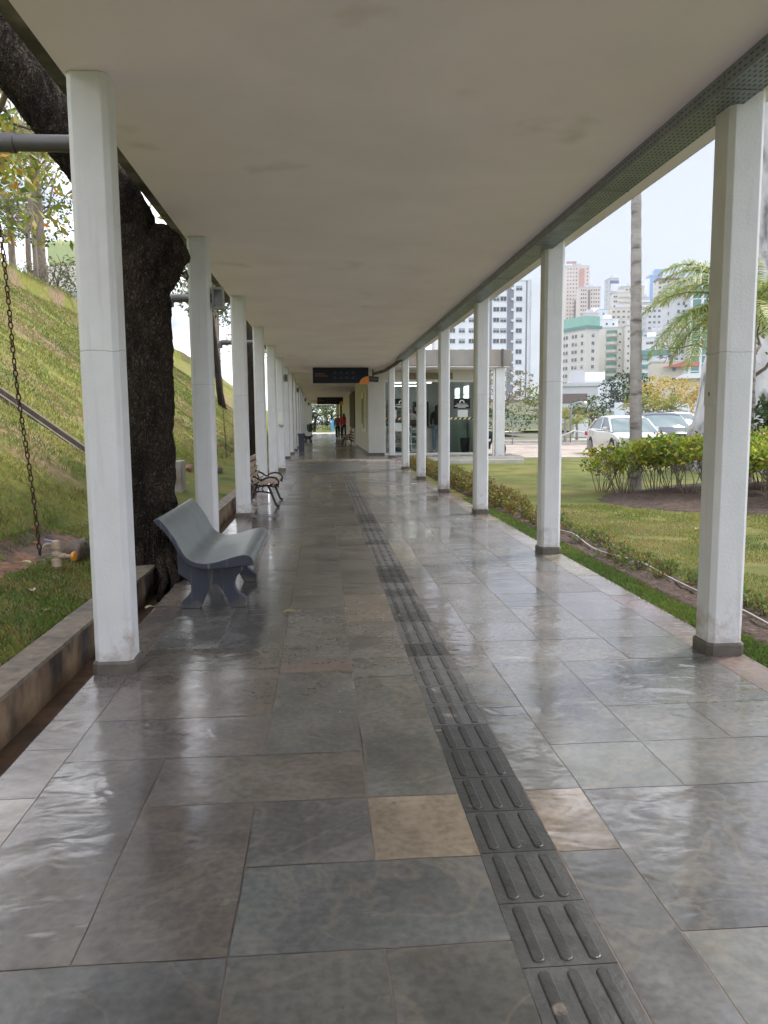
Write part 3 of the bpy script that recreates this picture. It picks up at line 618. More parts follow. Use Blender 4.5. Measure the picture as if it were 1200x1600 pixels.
# litter bin
t = thing('litter_bin', 'tall blue-grey litter bin beside a distant left column', 'bin', (-.83, 30.5, .2))
mb = MB(); mb.loft([[(a*s, b*s, z) for a, b in ((-.115, -.115), (.115, -.115), (.115, .115), (-.115, .115))] for s, z in ((.88, 0), (1, .60))]); mb.build('body', M['bin'], t, bevel=.01)
mb = MB(); mb.box(-.145, .145, -.145, .145, .60, .66); mb.box(-.13, .13, -.13, .13, .66, .68); mb.build('lid', M['bin'], t, bevel=.012)
t = thing('hanging_bin', 'green round litter bin hanging from a far left column', 'bin', (-.80, 50.0, .2))
mb = MB(); mb.lathe([(.13, .50), (.16, .62), (.16, .95), (.17, .98), (.10, 1.03), (.03, 1.05)], n=14); mb.build('body', M['green'], t, smooth=True)
mb = MB(); mb.box(-.2, -.15, -.02, .02, .6, .98); mb.build('bracket', M['iron'], t)
# wall lamps on columns
def lamp(x, y, z, label):
    t = thing('wall_lamp', label, 'lamp', (x, y, z), 0, 'square lamps on the left columns')
    mb = MB(); w, h, d = .11, .20, .075
    for a in ((0, w, 0, d, 0, .025), (0, w, 0, d, h-.025, h), (0, .02, 0, d, .025, h-.025), (w-.02, w, 0, d, .025, h-.025)): mb.box(*a)
    mb.build('housing', M['frame'] if False else M['coping2'], t, bevel=.004)
    mb = MB(); mb.box(.02, w-.02, .03, .035, .025, h-.025); mb.build('lens', M['lens'], t)
    mb = MB(); mb.box(-.01, 0, .01, .06, .06, .14); mb.build('bracket', M['iron'], t)
M['coping2'] = mat('lamp_housing_grey', (.33, .33, .32), .5, var=.1); M['lens'] = mat('lamp_lens', (.10, .105, .10), .15, var=.1)
for i, lb in ((1, 'square grey lamp on the second left column, above the concrete bench'), (5, 'square lamp high on the sixth left column'), (8, 'square lamp high on the column behind the blue-grey bin'), (12, 'square lamp on a far left column by the green hanging bin'), (15, 'farthest square lamp on the left columns')):
    lamp(-.998, D1_+i*SP+.04, 2.34+floor_z(D1_+i*SP)*.6, lb)
t = thing('wall_box', 'small white box with a loop of cable on the sixth left column', 'box', (-1.16, D1_+5*SP-.09, 1.25))
mb = MB(); mb.box(0, .13, 0, .09, 0, .30); mb.build('case', M['frame'], t, bevel=.01)
mb = MB(); mb.tube([(.03, .03, 0), (.05, .02, -.05), (.10, .02, -.06), (.14, .02, -.02)], .008, 6); mb.build('cable', M['iron'], t, smooth=True)
t = thing('cover_plate', 'square white cover plate with a keyhole on the first right column', 'cover plate', (2.1105, 4.118, 1.375))
mb = MB(); mb.box(-.006, 0, 0, .115, 0, .12); mb.build('plate', M['paint'], t, bevel=.002)
mb = MB(); mb.box(-.008, -.006, .055, .063, .052, .072); mb.build('keyhole', M['dark'], t)
t = thing('cover_plate', 'narrow white cover plate on the first left column', 'cover plate', (-1.0115, 4.12, 2.285))
mb = MB(); mb.box(0, .005, 0, .07, 0, .105); mb.build('plate', M['paint'], t, bevel=.002)

# rain spouts with chains
M['pvc2'] = M['pvc']
def spout(y, label, x1=-2.22):
    t = thing('drain_pipe', label, 'pipe', (-1.38, y, 3.2), 0, 'grey drain pipes from the roof edge')
    L_ = x1+1.38
    mb = MB(); mb.tube([(0, 0, 0), (L_+.12, 0, 0)], .056, 18); mb.build('pipe', M['pvc'], t, smooth=True)
    mb = MB(); mb.tube([(L_+.16, 0, 0), (L_+.05, 0, 0), (L_+.015, 0, -.015), (L_, 0, -.06), (L_, 0, -.13)], .063, 18); mb.tube([(L_+.17, 0, 0), (L_+.13, 0, 0)], .068, 18); mb.build('elbow', M['pvc'], t, smooth=True)
def link_mesh():
    mb = MB(); n, m = 12, 6; a, b, r = .0125, .024, .0052; rings = []
    vs = []; fs = []
    for i in range(n):
        t = 2*math.pi*i/n; cx, cz = a*math.cos(t), b*math.sin(t)*.8+(.2*b if math.sin(t) > 0 else -.2*b)*1
        nx, nz_ = math.cos(t), math.sin(t)
        for j in range(m):
            p = 2*math.pi*j/m; vs.append((cx+nx*r*math.cos(p), r*math.sin(p), cz+nz_*r*math.cos(p)))
    for i in range(n):
        for j in range(m): fs.append((i*m+j, i*m+(j+1) % m, ((i+1) % n)*m+(j+1) % m, ((i+1) % n)*m+j))
    return vs, fs
LV, LF = link_mesh()
def chain(p0, p1, label):
    p0, p1 = Vector(p0), Vector(p1); d = p1-p0; n = int(d.length/.041); mb = MB(); rq = Vector((0, 0, -1)).rotation_difference(d.normalized()).to_matrix()
    for i in range(n):
        c = p0+d*(i+.5)/n-p0+Vector((.012*math.sin(i*.13)*math.sin(math.pi*i/n), 0, 0)); rz = Matrix.Rotation(R(90)*(i % 2)+.3*math.sin(i*1.7), 3, 'Z')
        mb.add([c+rq@(rz@Vector(v)) for v in LV], LF)
    o = mb.build('rain_chain', M['rust'], loc=p0, smooth='all'); tag(o, label, 'chain', 'rain chains under the drain pipes')
spout(5.75, 'grey drain pipe beside the first left column, the one nearest'); chain((-2.22, 5.75, 3.08), (-2.06, 5.80, .36), 'rusty chain hanging from the nearest grey drain pipe')
spout(12.5, 'grey drain pipe seen behind the square lamp of the second column', -2.3); chain((-2.3, 12.5, 3.08), (-2.34, 12.5, .72), 'rusty chain hanging onto the square concrete block')
spout(19.2, 'farthest grey drain pipe, bending down past the third column', -2.4); chain((-2.4, 19.2, 3.08), (-2.33, 19.2, .45), 'thin chain under the farthest drain pipe')
mb = MB(); mb.box(-.17, .17, -.2, .2, -.15, .50); o = mb.build('concrete_block', M['concreteg'], loc=(-2.36, 12.5, .22), bevel=.015); tag(o, 'square mossy concrete block under the second chain', 'concrete block')
# garden tap
t = thing('garden_tap', 'small beige garden tap with an orange wheel on the grass by the chain', 'tap', (-1.97, 5.88, .26), R(-12))
mb = MB(); mb.lathe([(.036, 0), (.036, .05), (.027, .055), (.027, .075), (.034, .08), (.034, .10), (.026, .105), (.026, .125), (.033, .13), (.034, .16), (.028, .185), (.012, .195)], n=14); mb.build('body', M['beige'], t, smooth=True)
mb = MB(); mb.lathe([(.022, .02), (.022, .07), (.015, .075), (.013, .12)], (0, 0, .075), 12, 'x'); mb.build('side_branch', M['beige'], t, smooth=True)
mb = MB(); mb.lathe([(.012, .12), (.034, .125), (.036, .135), (.034, .145), (.01, .15)], (0, 0, .075), 10, 'x'); mb.build('hand_wheel', M['orange'], t)
mb = MB(); mb.tube([(-.01, 0, .165), (-.06, 0, .165), (-.09, 0, .155), (-.10, 0, .14)], .012, 8); mb.build('spout', M['beige'], t, smooth=True)
mb = MB(); mb.obox((-.055, 0, .188), (.07, .018, .012), (0, .15, 0)); mb.build('lever', M['bluep'], t, bevel=.003)
# stones and clay rims round the worn path
def rock(name, loc, s, m, label, cat, rz=0, group=None, seed=0):
    mb = MB(); bm = bmesh.new(); bmesh.ops.create_icosphere(bm, subdivisions=3, radius=1)
    for v in bm.verts:
        c = v.co; c = Vector([math.copysign(abs(a)**.6, a) for a in c]); c *= 1+.35*noise.noise(c*1.3+Vector((seed*5, 0, 0)))+.08*noise.noise(c*4+Vector((seed*5, 1, 0))); v.co = Vector((c.x*s[0], c.y*s[1], c.z*s[2]))
    me = bpy.data.meshes.new(name); bm.to_mesh(me); bm.free(); me.materials.append(m); me.polygons.foreach_set('use_smooth', [True]*len(me.polygons))
    o = bpy.data.objects.new(name, me); COL.objects.link(o); o.location = loc; o.rotation_euler = (0, 0, rz); tag(o, label, cat, group); return o
rock('stone_kerb', (-2.22, 4.75, .20), (.08, .45, .12), M['stone'], 'reddish rough stone kerb at the left end of the worn path', 'stone', .0, 'kerb stones of the worn path', 1)
rock('stone_kerb', (-2.03, 6.55, .27), (.07, .26, .085), M['stone'], 'mossy stone kerb just behind the garden tap', 'stone', .15, 'kerb stones of the worn path', 2)
for q, (x, y, z, a, b, lb) in enumerate(((-2.60, 6.35, .35, .05, .11, 'broken red brick at the slope foot behind the chain end'), (-2.63, 6.68, .37, .05, .16, 'longest broken red brick at the slope foot'), (-2.60, 7.02, .37, .045, .12, 'broken red brick nearest the first left column'), (-2.52, 6.52, .31, .035, .05, 'small red brick crumb on the worn path'), (-2.45, 6.8, .29, .03, .045, 'smallest red crumb behind the garden tap'))): rock('broken_brick', (x, y, z), (a, b, a*.8), M['brick'], lb, 'brick', .4*math.sin(q*2), 'broken bricks by the worn path', 10+q)
rock('stone_kerb', (-2.72, 5.9, .40), (.06, .10, .05), M['stone'], 'small grey stone at the slope foot left of the chain', 'stone', .3, 'kerb stones of the worn path', 4)
rock('stone_kerb', (-2.65, 15.6, .40), (.08, .5, .09), M['brick'], 'clay rim at the slope foot beyond the concrete block', 'stone', .1, 'kerb stones of the worn path', 5)
rock('stone_kerb', (-2.3, 16.8, .30), (.07, .6, .07), M['stone'], 'stone kerb at the slope foot near the farthest chain', 'stone', -.1, 'kerb stones of the worn path', 6)

# hanging signs
def sign(y, label, n=0):
    x0, x1, z0, z1 = -.28, 1.44, 2.50, 2.975
    if n: x0, x1, z0, z1 = -.34, 1.40, 2.505, 2.975
    t = thing('hanging_sign', label, 'sign', (x0, y, z0), 0, 'navy signs hung across the corridor'); w_, h = x1-x0, z1-z0
    mb = MB(); mb.box(0, w_, 0, .05, 0, h); mb.build('panel', M['navy'], t, bevel=.003)
    mb = MB(); c = (w_+.0, -.005); P = [(w_+.012, -.035)]+[(w_-.29+.29*(1-math.cos(a)), -.035+.245*math.sin(a)) for a in [math.pi/2*i/10 for i in range(11)]]+[(w_+.012, .21)]
    P = [(w_-.285+.0, -.035)]+[(w_-.285*math.cos(math.pi/2*i/12), -.035+.245*math.sin(math.pi/2*i/12)) for i in range(1, 13)]+[(w_+.012, .21), (w_+.012, -.035)]
    mb.prism(P[::-1], -.008, .056, 'y'); mb.build('orange_corner', M['signo'], t)
    text('lettering', 'HORÁRIOS DE', .048, M['signt'], t, (.075, -.002, .27)); text('lettering', 'ABERTURA GERAL', .048, M['signt'], t, (.075, -.002, .205))
    for i in range(4):
        for j in range(2):
            x, z = .63+i*.185, .13+j*.15; mb = MB()
            if (i+j) % 2: mb.prism([(x, z), (x+.11, z), (x+.09, z+.05), (x+.055, z+.08), (x+.02, z+.05)][::-1], -.003, 0, 'y')
            else: mb.prism([(x+.05+.045*math.cos(a), z+.04+.04*math.sin(a)) for a in [2*math.pi*k/10 for k in range(10)]][::-1], -.003, 0, 'y')
            mb.build('symbol', M['signg'], t)
    for x in (.2, w_-.2):
        mb = MB(); mb.tube([(x, .025, h-.002), (x, .025, h+.012)], .008, 6); mb.build('hanger', M['iron'], t)
sign(24.6, 'near navy blue sign with orange corner hung under the ceiling'); sign(53.5, 'farther and smaller navy sign with orange corner, above the two walkers', 1)

# ================================================================== SHOP AND CORRIDOR BUILDING
YF = 26.2; XL, XR = 1.52, 5.30; FZ = .2
shop = thing('shop_building', 'white shop building with large glass front, flat rust-stained concrete canopy', 'building', (XL, YF, FZ))
def SB(name, m, *bx, parent=None, bevel=0):
    mb = MB()
    for b in bx: mb.box(b[0]-XL, b[1]-XL, b[2]-YF, b[3]-YF, b[4]-FZ, b[5]-FZ)
    return mb.build(name, m, parent or shop, bevel=bevel)
SB('wall', M['wallw'], (XL, 2.06, YF, YF+.15, .2, 2.98), (5.12, XR, YF, YF+.25, .2, 2.98), (2.06, 5.12, YF, YF+.15, 2.66, 2.98), (XR-.15, XR, YF+.25, 34, .2, 2.98))
SB('side_wall', M['wallc'], (XL, XL+.15, YF+.15, 36.0, .2, 2.98), (XL+.15, XR, 33.85, 34, .2, 2.98))
SB('skirting', M['plinth'], (XL-.01, 2.05, YF-.012, YF, .2, .27), (XL-.012, XL, YF, 36, .2, .29))
cn = SB('canopy_slab', M['fasc2'], (2.45, 5.95, 24.62, 26.4, 3.03, 3.52), (2.45, 5.95, 26.4, 34.5, 3.03, 3.3), bevel=.01)
SB('canopy_soffit', M['ceiling'], (2.40, 5.90, 24.66, YF, 2.985, 3.028))
SB('canopy_seam', M['pvc'], (5.62, 5.67, 24.56, 24.62, 2.98, 3.54))
SB('vent_louvre', M['grill'], *[(2.9+i*.055, 2.935+i*.055, YF-.03, YF-.002, 2.70, 2.90) for i in range(26)], (2.88, 4.35, YF-.012, YF-.003, 2.69, 2.91))
# glazed front: frames and five panes
xs = [2.06, 2.85, 3.45, 3.98, 5.12]
SB('window_frame', M['frame'], (2.06, 5.12, YF+.02, YF+.09, .2, .255), (2.06, 5.12, YF+.02, YF+.09, 2.60, 2.66), (2.06, 2.09, YF+.02, YF+.09, .255, 2.60), (5.07, 5.12, YF+.02, YF+.09, .255, 2.60), *[(x-.015, x+.015, YF+.02, YF+.09, .255, 2.6) for x in xs[1:-1]])
for a, b in zip(xs[:-1], xs[1:]):
    if (a, b) != (3.45, 3.98): SB('window_pane', M['glass'], (a+.02, b-.02, YF+.05, YF+.056, .255, 2.6))   # the open door between
SB('window_tape', M['tapey'], (2.1, 2.83, YF+.044, YF+.049, 1.36, 1.43), (4.0, 5.06, YF+.044, YF+.049, 1.36, 1.43))
mb = MB()
for a, b in ((2.1, 2.80), (4.0, 5.0)):
    x = a
    while x < b: mb.prism([(x-XL, 1.36-FZ), (x+.075-XL, 1.36-FZ), (x+.135-XL, 1.43-FZ), (x+.06-XL, 1.43-FZ)], .040, .0435, 'y'); x += .155
mb.build('tape_stripes', M['black'], shop)
for cx in (2.62, 4.66):
    SB('window_sign', M['clblack'], (cx-.28, cx+.28, YF+.036, YF+.042, 1.72, 2.06))
    mb = MB(); cc = (cx-XL, 1.93-FZ)
    mb.prism([(cc[0]+.09*math.cos(a), cc[1]+.085*math.sin(a)) for a in [math.pi*(-.1+1.25*k/12) for k in range(13)]]+[(cc[0]+(.05)*math.cos(a), cc[1]+.045*math.sin(a)) for a in [math.pi*(1.15-1.25*k/12) for k in range(13)]], .030, .035, 'y')
    mb.box(cc[0]-.18, cc[0]+.18, .030, .035, cc[1]-.07, cc[1]-.05); mb.box(cc[0]-.24, cc[0]+.22, .030, .035, cc[1]-.135, cc[1]-.105); mb.box(cc[0]-.14, cc[0]+.13, .030, .035, cc[1]-.175, cc[1]-.155)
    mb.build('sign_emblem', M['paper'], shop)
SB('paper_notice', M['paper'], (2.22, 2.46, YF+.036, YF+.042, 1.44, 1.68)); SB('paper_notice', M['paper'], (4.52, 4.86, YF+.036, YF+.042, 1.44, 1.68)); SB('paper_notice', M['paper'], (2.36, 2.8, YF+.036, YF+.042, .98, 1.26))
SB('column', M['paint'], (5.48, 5.78, 24.75, 24.95, .1, 2.985), bevel=.02)
SB('down_pipe', M['frame'], (5.40, 5.465, 24.78, 24.85, .1, 2.985), bevel=.02)
SB('porch_edge', M['kerb'], (2.32, 6.3, 24.4, 24.5, -.2, .196))
# interior: floor, walls, ceiling, lights, shelves
SB('interior_floor', M['tile_i'], (XL+.15, XR-.15, YF+.1, 33.85, .15, .215)); SB('interior_wall', M['wall_i'], (XL+.15, XR-.15, 33.0, 33.1, .215, 2.9), (XL+.152, XL+.17, YF+.16, 33, .215, 2.9), (XR-.17, XR-.152, YF+.26, 33, .215, 2.9))
SB('interior_ceiling', M['wallc'], (XL+.15, XR-.15, YF+.16, 33, 2.9, 2.95))
SB('ceiling_light', M['lampw'], (2.9, 4.3, 28.0, 28.06, 2.78, 2.82)); SB('ceiling_light', M['lampw'], (2.6, 4.1, 29.6, 29.66, 2.74, 2.78)); SB('ceiling_light', M['lampw'], (2.7, 4.1, 31.5, 31.56, 2.70, 2.74))
for y in (27.5, 29.4):
    SB('side_window', M['winlit'], *[(5.10, 5.125, y+i*.46, y+i*.46+.42, z, z+.26) for i in range(2) for z in (1.98, 2.28)])
M['cab'] = mat('pale_green_panel', (.40, .50, .44), .4, var=.1)
SB('side_cabinet', M['cab'], (4.78, 5.09, 27.6, 29, .215, 1.45)); SB('side_cabinet', M['cab'], (4.2, 4.74, 29.2, 29.6, .215, 1.42))
# corridor walls beyond, kept simple but real
cb = thing('corridor_building', 'row of pale-walled rooms with dark doors along the corridor beyond the shop', 'building', (1.5, 36, .2))
def CB(name, m, *bx, bevel=0):
    mb = MB()
    for b in bx: mb.box(b[0]-1.5, b[1]-1.5, b[2]-36, b[3]-36, b[4]-.2, b[5]-.2)
    return mb.build(name, m, cb, bevel=bevel)
CB('wall', M['wallc'], (1.52, 1.7, 36.0, 36.9, .2, 2.98), (1.52, 1.7, 43.5, 66, .2, 2.98), (1.7, 6, 36.0, 36.2, .2, 2.98), (6, 6.2, 34.5, 77, .2, 2.98), (1.7, 6, 65.8, 66, .2, 2.98))
CB('roof', M['fasc2'], (2.45, 6.2, 34.5, 77, 2.99, 3.3))
CB('shutter', M['darkwood'], *[(1.47+.03*(i % 2), 1.60, 36.9+i*.33, 37.2+i*.33, 1.05, 2.75) for i in range(20)])
CB('counter', M['wallc'], (1.45, 1.75, 36.9, 43.5, .2, .98)); CB('counter_grille', M['darkwood'], *[(1.435, 1.45, 37.1+i*.4, 37.3+i*.4, .35+.14*j, .43+.14*j) for i in range(15) for j in range(4)])
CB('partition', M['wallw'], (1.15, 1.4, 66, 66.2, .2, 2.98), (-1.22, 1.4, 60.0, 60.1, 2.72, 2.98)); CB('dark_door', M['black'], (1.62, 3.0, 66.2, 66.3, .25, 2.9)); CB('dark_panel', M['black'], (1.38, 2.4, 62, 62.1, .22, 2.70))
nb = thing('notice_board', 'tall notice board with curled papers on the corridor wall left of the shop window', 'notice board', (1.508, 27.1, .95))
mb = MB(); mb.box(-.02, .01, 0, 3.2, 0, 1.45); mb.build('board', M['wallw'], nb)
for a in ((.4, .15, .35, .55), (.9, .2, .4, .9), (1.6, .1, .5, 1.1), (2.4, .3, .5, .9), (1.1, 1.15, .3, .25)):
    mb = MB(); mb.box(-.035, -.02, a[0], a[0]+a[2], a[1], a[1]+a[3]); mb.build('paper', M['grill'] if a[0] > 1 else M['wallc'], nb)
t = thing('flood_light', 'dark box floodlight at the end of the cable tray above the shop corner', 'floodlight', (1.55, 25.75, 2.58))
mb = MB(); mb.obox((.1, 0, .1), (.36, .14, .17), (0, .08, 0)); mb.build('housing', M['iron'], t, bevel=.01); mb = MB(); mb.obox((.1, -.074, .1), (.28, .01, .10), (0, .08, 0)); mb.build('lens', M['lens'], t); mb = MB(); mb.box(.08, .12, -.02, .02, .18, .42); mb.build('bracket', M['iron'], t)
# shop contents
def shelf(label, x, y, w_, h, d, n, m, grp='shelves inside the shop'):
    t = thing('shelf_unit', label, 'shelf', (x, y, .215), 0, grp); mb = MB(); mb.box(0, .03, 0, d, 0, h); mb.box(w_-.03, w_, 0, d, 0, h); mb.box(.03, w_-.03, d-.02, d, 0, h); mb.build('frame', m, t)
    for i in range(n+1):
        mb = MB(); z = .04+(h-.08)*i/n; mb.box(.03, w_-.03, 0, d-.02, z, z+.03); mb.build('shelf', m, t)
    for i in range(n):
        mb = MB(); z = .07+(h-.08)*i/n; hh = (h-.08)/n*.6; x0 = .05
        while x0 < w_-.15: ww = random.uniform(.06, .14); mb.box(x0, x0+ww, .05, d-.08, z, z+hh*random.uniform(.6, 1)); x0 += ww+.015
        mb.build('goods', random.choice([M['green'], M['grill'], M['clwhite'], M['bin'], M['wood']]), t)
shelf('low display shelf behind the left window of the shop', 2.15, 26.6, .85, .95, .4, 3, M['frame']); shelf('glass-fronted cold drinks case by the elderly seller', 3.02, 27.2, .42, .85, .4, 3, M['paper'])
shelf('tall shelf on the back wall of the shop, left side', 2.2, 32.3, 1.2, 2.0, .4, 5, M['wall_i']); shelf('tall dark shelf on the back wall behind the customer', 3.75, 32.3, .6, 1.9, .4, 5, M['clblack'])
t = thing('shop_counter', 'pale shop counter with wooden top in front of the seller', 'counter', (3.1, 28.0, .215)); mb = MB(); mb.box(0, 1.3, 0, .5, 0, .85); mb.build('body', M['wallw'], t, bevel=.01); mb = MB(); mb.box(-.03, 1.33, -.03, .53, .85, .90); mb.build('top', M['wood'], t); mb = MB(); mb.box(.05, .35, .05, .35, .9, 1.15); mb.build('basket', M['darkwood'], t)
t = thing('waste_basket', 'black waste basket in the right corner of the shop window', 'bin', (4.86, 26.75, .215)); mb = MB(); mb.lathe([(.13, 0), (.17, .5), (.18, .52)], n=14); mb.build('body', M['clblack'], t, smooth=True)

# ---- people
def person(name, label, loc, rz, h=1.65, top='clblack', legs='clblack', sleeve=True, long_hair=True, hair='hair', step=.22, arm=0.0, pack=None, bust=.0, shoe='shoe'):
    t = thing(name, label, 'person', loc, rz); k = h/1.70
    def skin(nm, V, E, rad, m, root=0, sub=2):
        me = bpy.data.meshes.new(nm); me.from_pydata([Vector(v)*k for v in V], E, []); me.materials.append(m)
        o = bpy.data.objects.new(nm, me); COL.objects.link(o); o.parent = t
        md = o.modifiers.new('s', 'SKIN'); md.use_smooth_shade = True; ss = o.modifiers.new('ss', 'SUBSURF'); ss.levels = ss.render_levels = sub
        for i, r in enumerate(rad):
            sv = me.skin_vertices[0].data[i]; r = r if isinstance(r, tuple) else (r, r); sv.radius = (r[0]*k, r[1]*k); sv.use_root = i == root
        return o
    # figure faces +Y in its own space; legs mid-stride along Y
    s = step
    V = [(0, 0, .92), (0, 0, 1.10), (0, 0, 1.30), (0, 0, 1.42), (0, .01, 1.50), (0, .02, 1.58), (0, .02, 1.66)]; E = [(i, i+1) for i in range(6)]
    rad = [(.14, .10), (.115, .085), (.15, .095), (.10, .07), .048, (.068, .082), (.055, .07)]
    def limb(base, pts, rr):
        nonlocal V, E, rad
        p = base
        for q, r in zip(pts, rr): V.append(q); rad.append(r); E.append((p, len(V)-1)); p = len(V)-1
        return p
    L1 = [(-.09, s*.1, .85), (-.10, s*.55, .48), (-.10, s*.8, .09), (-.11, s*.8+.13, .035)]; L2 = [(.09, -s*.1, .85), (.10, -s*.15, .47), (.10, -s*1.0, .12), (.11, -s*.95+.12, .05)]
    lr = [.082, .055, .038, .03]; limb(0, L1, lr); limb(0, L2, lr)
    arms = []
    for sx in (-1, 1):
        f = arm if sx > 0 else arm*.9; sw = .10*sx if arm == 0 else 0
        A = [(sx*.175, 0, 1.39), (sx*.215, -.03+f*.1+sw, 1.13), (sx*.205, .05+f*.28+sw*1.6, .90+f*.22), (sx*.20, .075+f*.34+sw*1.8, .83+f*.24)]
        e = limb(3, A, [.052, .038, .026, (.030, .018)]); arms.append(A)
        hx, hy, hz = A[-1]
        for q in range(4):   # four fingers and a thumb
            ox = (q-1.5)*.0; oy = (q-1.5)*.016; ln = (.060, .070, .066, .052)[q]
            limb(e, [(hx, hy+oy, hz-.035), (hx-sx*.006, hy+oy+.004, hz-.035-ln*.55), (hx-sx*.018, hy+oy+.008, hz-.035-ln)], [.0095, .0085, .0075])
        limb(e, [(hx-sx*.01, hy+.032, hz-.012), (hx-sx*.02, hy+.046, hz-.045)], [.0095, .008])
    skin('body', V, E, rad, M['skin'], sub=1)
    # face: nose, eyes, ears under the hair
    mb = MB(); mb.obox((0, .112*k, 1.60*k), (.022*k, .03*k, .04*k), (.3, 0, 0)); mb.build('nose', M['skin'], t, bevel=.006)
    for sx in (-1, 1):
        mb = MB(); mb.lathe([(.002, -.004), (.011, 0), (.002, .004)], (sx*.03*k, .098*k, 1.625*k), 8, 'y'); mb.build('eye', M['black'], t)
        mb = MB(); mb.obox((sx*.078*k, .015*k, 1.60*k), (.016*k, .035*k, .055*k)); mb.build('ear', M['skin'], t, bevel=.005)
    mb = MB(); mb.obox((0, .103*k, 1.562*k), (.045*k, .01*k, .012*k)); mb.build('mouth', M['signt'], t, bevel=.003)
    # trousers, top, hair, shoes
    e = .012; V2 = [(0, 0, 1.0), (0, 0, .90)]+L1[:3]+L2[:3]; skin('trousers', V2, [(0, 1), (1, 2), (2, 3), (3, 4), (1, 5), (5, 6), (6, 7)], [(.14, .11), (.155, .12), .098, .075, .06, .098, .075, .06], M[legs])
    V3 = [(0, 0, .90), (0, 0, 1.10), (0, 0, 1.30), (0, 0, 1.43), (0, .005, 1.47)]; E3 = [(0, 1), (1, 2), (2, 3), (3, 4)]; r3 = [(.165, .125), (.138, .105), (.172, .118), (.12, .085), .062]
    for A in arms:
        b0 = len(V3); pp = A[:3] if sleeve else A[:2]; V3 += pp; E3 += [(3, b0)]+[(b0+i, b0+i+1) for i in range(len(pp)-1)]; r3 += [.066, .052, .040][:len(pp)]
    skin('shirt', V3, E3, r3, M[top])
    if long_hair: skin('hair', [(0, -.005, 1.68), (0, -.035, 1.60), (0, -.075, 1.48), (0, -.095, 1.32)], [(0, 1), (1, 2), (2, 3)], [(.072, .08), (.092, .088), (.08, .05), (.055, .03)], M[hair])
    else: skin('hair', [(0, .0, 1.685), (0, -.025, 1.62)], [(0, 1)], [(.07, .085), (.082, .075)], M[hair])
    for Lg in (L1, L2):
        a, b = Vector(Lg[2]), Vector(Lg[3]); mb = MB(); mb.tube([a*k+Vector((0, -.05, -.035)), a*k+Vector((0, 0, -.02)), b*k+Vector((0, .02, 0)), b*k+Vector((0, .08, -.01))], [.03, .048, .042, .02], 10); mb.build('shoe', M[shoe], t, smooth='all')
    if pack:
        mb = MB(); mb.obox((0, -.19*k, 1.22*k), (.30*k, .16*k, .42*k)); mb.build('backpack', M[pack], t, bevel=.05)
    return t
person('person', 'walker in a red top and black trousers walking away down the corridor', (1.38, 51.6, .2), R(3), 1.68, 'clred', 'clblack', True, True, step=.20)
person('person', 'walker in dark clothes carrying a maroon backpack, left of the one in red', (.98, 51.9, .2), R(-4), 1.58, 'clblack', 'clblack', True, False, step=.24, pack='clpack')
person('person', 'customer in a black jacket and blue jeans standing at the shop door', (3.98, 27.3, .215), R(-12), 1.68, 'clblack', 'cljean', True, True, step=.06, arm=.5)
person('person', 'grey-haired shop seller in a pale pink top behind the counter', (3.22, 28.85, .215), R(172), 1.60, 'clwhite', 'clblack', False, False, hair='hairg', step=.03, arm=.6)
# ================================================================== VEGETATION
def rnd_in(b, rr, shell=.35):
    while True:
        p = Vector((rr.uniform(-1, 1), rr.uniform(-1, 1), rr.uniform(-1, 1)))
        if shell < p.length <= 1: return Vector((b[0]+p.x*b[3], b[1]+p.y*b[4], b[2]+p.z*b[5])), p
def leaves(blobs, n, size, cols, seed=1, droop=.3, hole=.0, hs=1.2, asp=.5):
    rr = random.Random(seed); mb = MB(); tot = sum(b[3]*b[4]*b[5] for b in blobs)
    for b in blobs:
        for _ in range(int(n*b[3]*b[4]*b[5]/tot)+1):
            p, q = rnd_in(b, rr)
            if noise.noise(p*hs+Vector((seed, 0, 0))) < hole: continue
            d = Vector((rr.gauss(0, 1), rr.gauss(0, 1), rr.gauss(-droop, .7))).normalized(); s = d.cross(Vector((rr.gauss(0, 1), rr.gauss(0, 1), rr.gauss(0, 1)))).normalized()
            l = size*rr.uniform(.6, 1.3); w_ = l*asp*.5; c = cols[int(rr.random()**1.3*len(cols))]; kk = rr.uniform(.75, 1.25)
            mb.add([p, p+d*l*.5+s*w_, p+d*l, p+d*l*.5-s*w_], [(0, 1, 2, 3)], 0, [x*kk for x in c])
    return mb
GR = [(.045, .085, .02), (.06, .11, .025), (.035, .065, .02), (.09, .14, .03)]
YG = [(.13, .17, .02), (.18, .20, .025), (.08, .13, .02), (.26, .23, .03), (.05, .09, .02)]
YEL = [(.48, .34, .05), (.38, .32, .06), (.24, .25, .05), (.52, .32, .04)]
AUT = [(.22, .17, .08), (.17, .16, .06), (.25, .13, .05), (.10, .13, .04)]
DK = [(.02, .045, .02), (.03, .055, .025), (.025, .05, .015)]
def branches(mb, p, d, l, r, depth, rr, out=None, spread=.6, k=2):
    q = p+d*l; m = p+d*l*.5+Vector((rr.gauss(0, 1), rr.gauss(0, 1), rr.gauss(0, 1)))*l*.07
    mb.tube([p, m, q], [r, r*.85, r*.68], 6 if depth > 1 else 4, cap=False)
    if out is not None: out.append(q)
    if depth <= 0: return
    for i in range(k+(rr.random() < .5)):
        nd = (d+Vector((rr.gauss(0, spread), rr.gauss(0, spread), rr.gauss(.1, spread*.7)))).normalized()
        branches(mb, q, nd, l*rr.uniform(.6, .85), r*.66, depth-1, rr, out, spread, k)
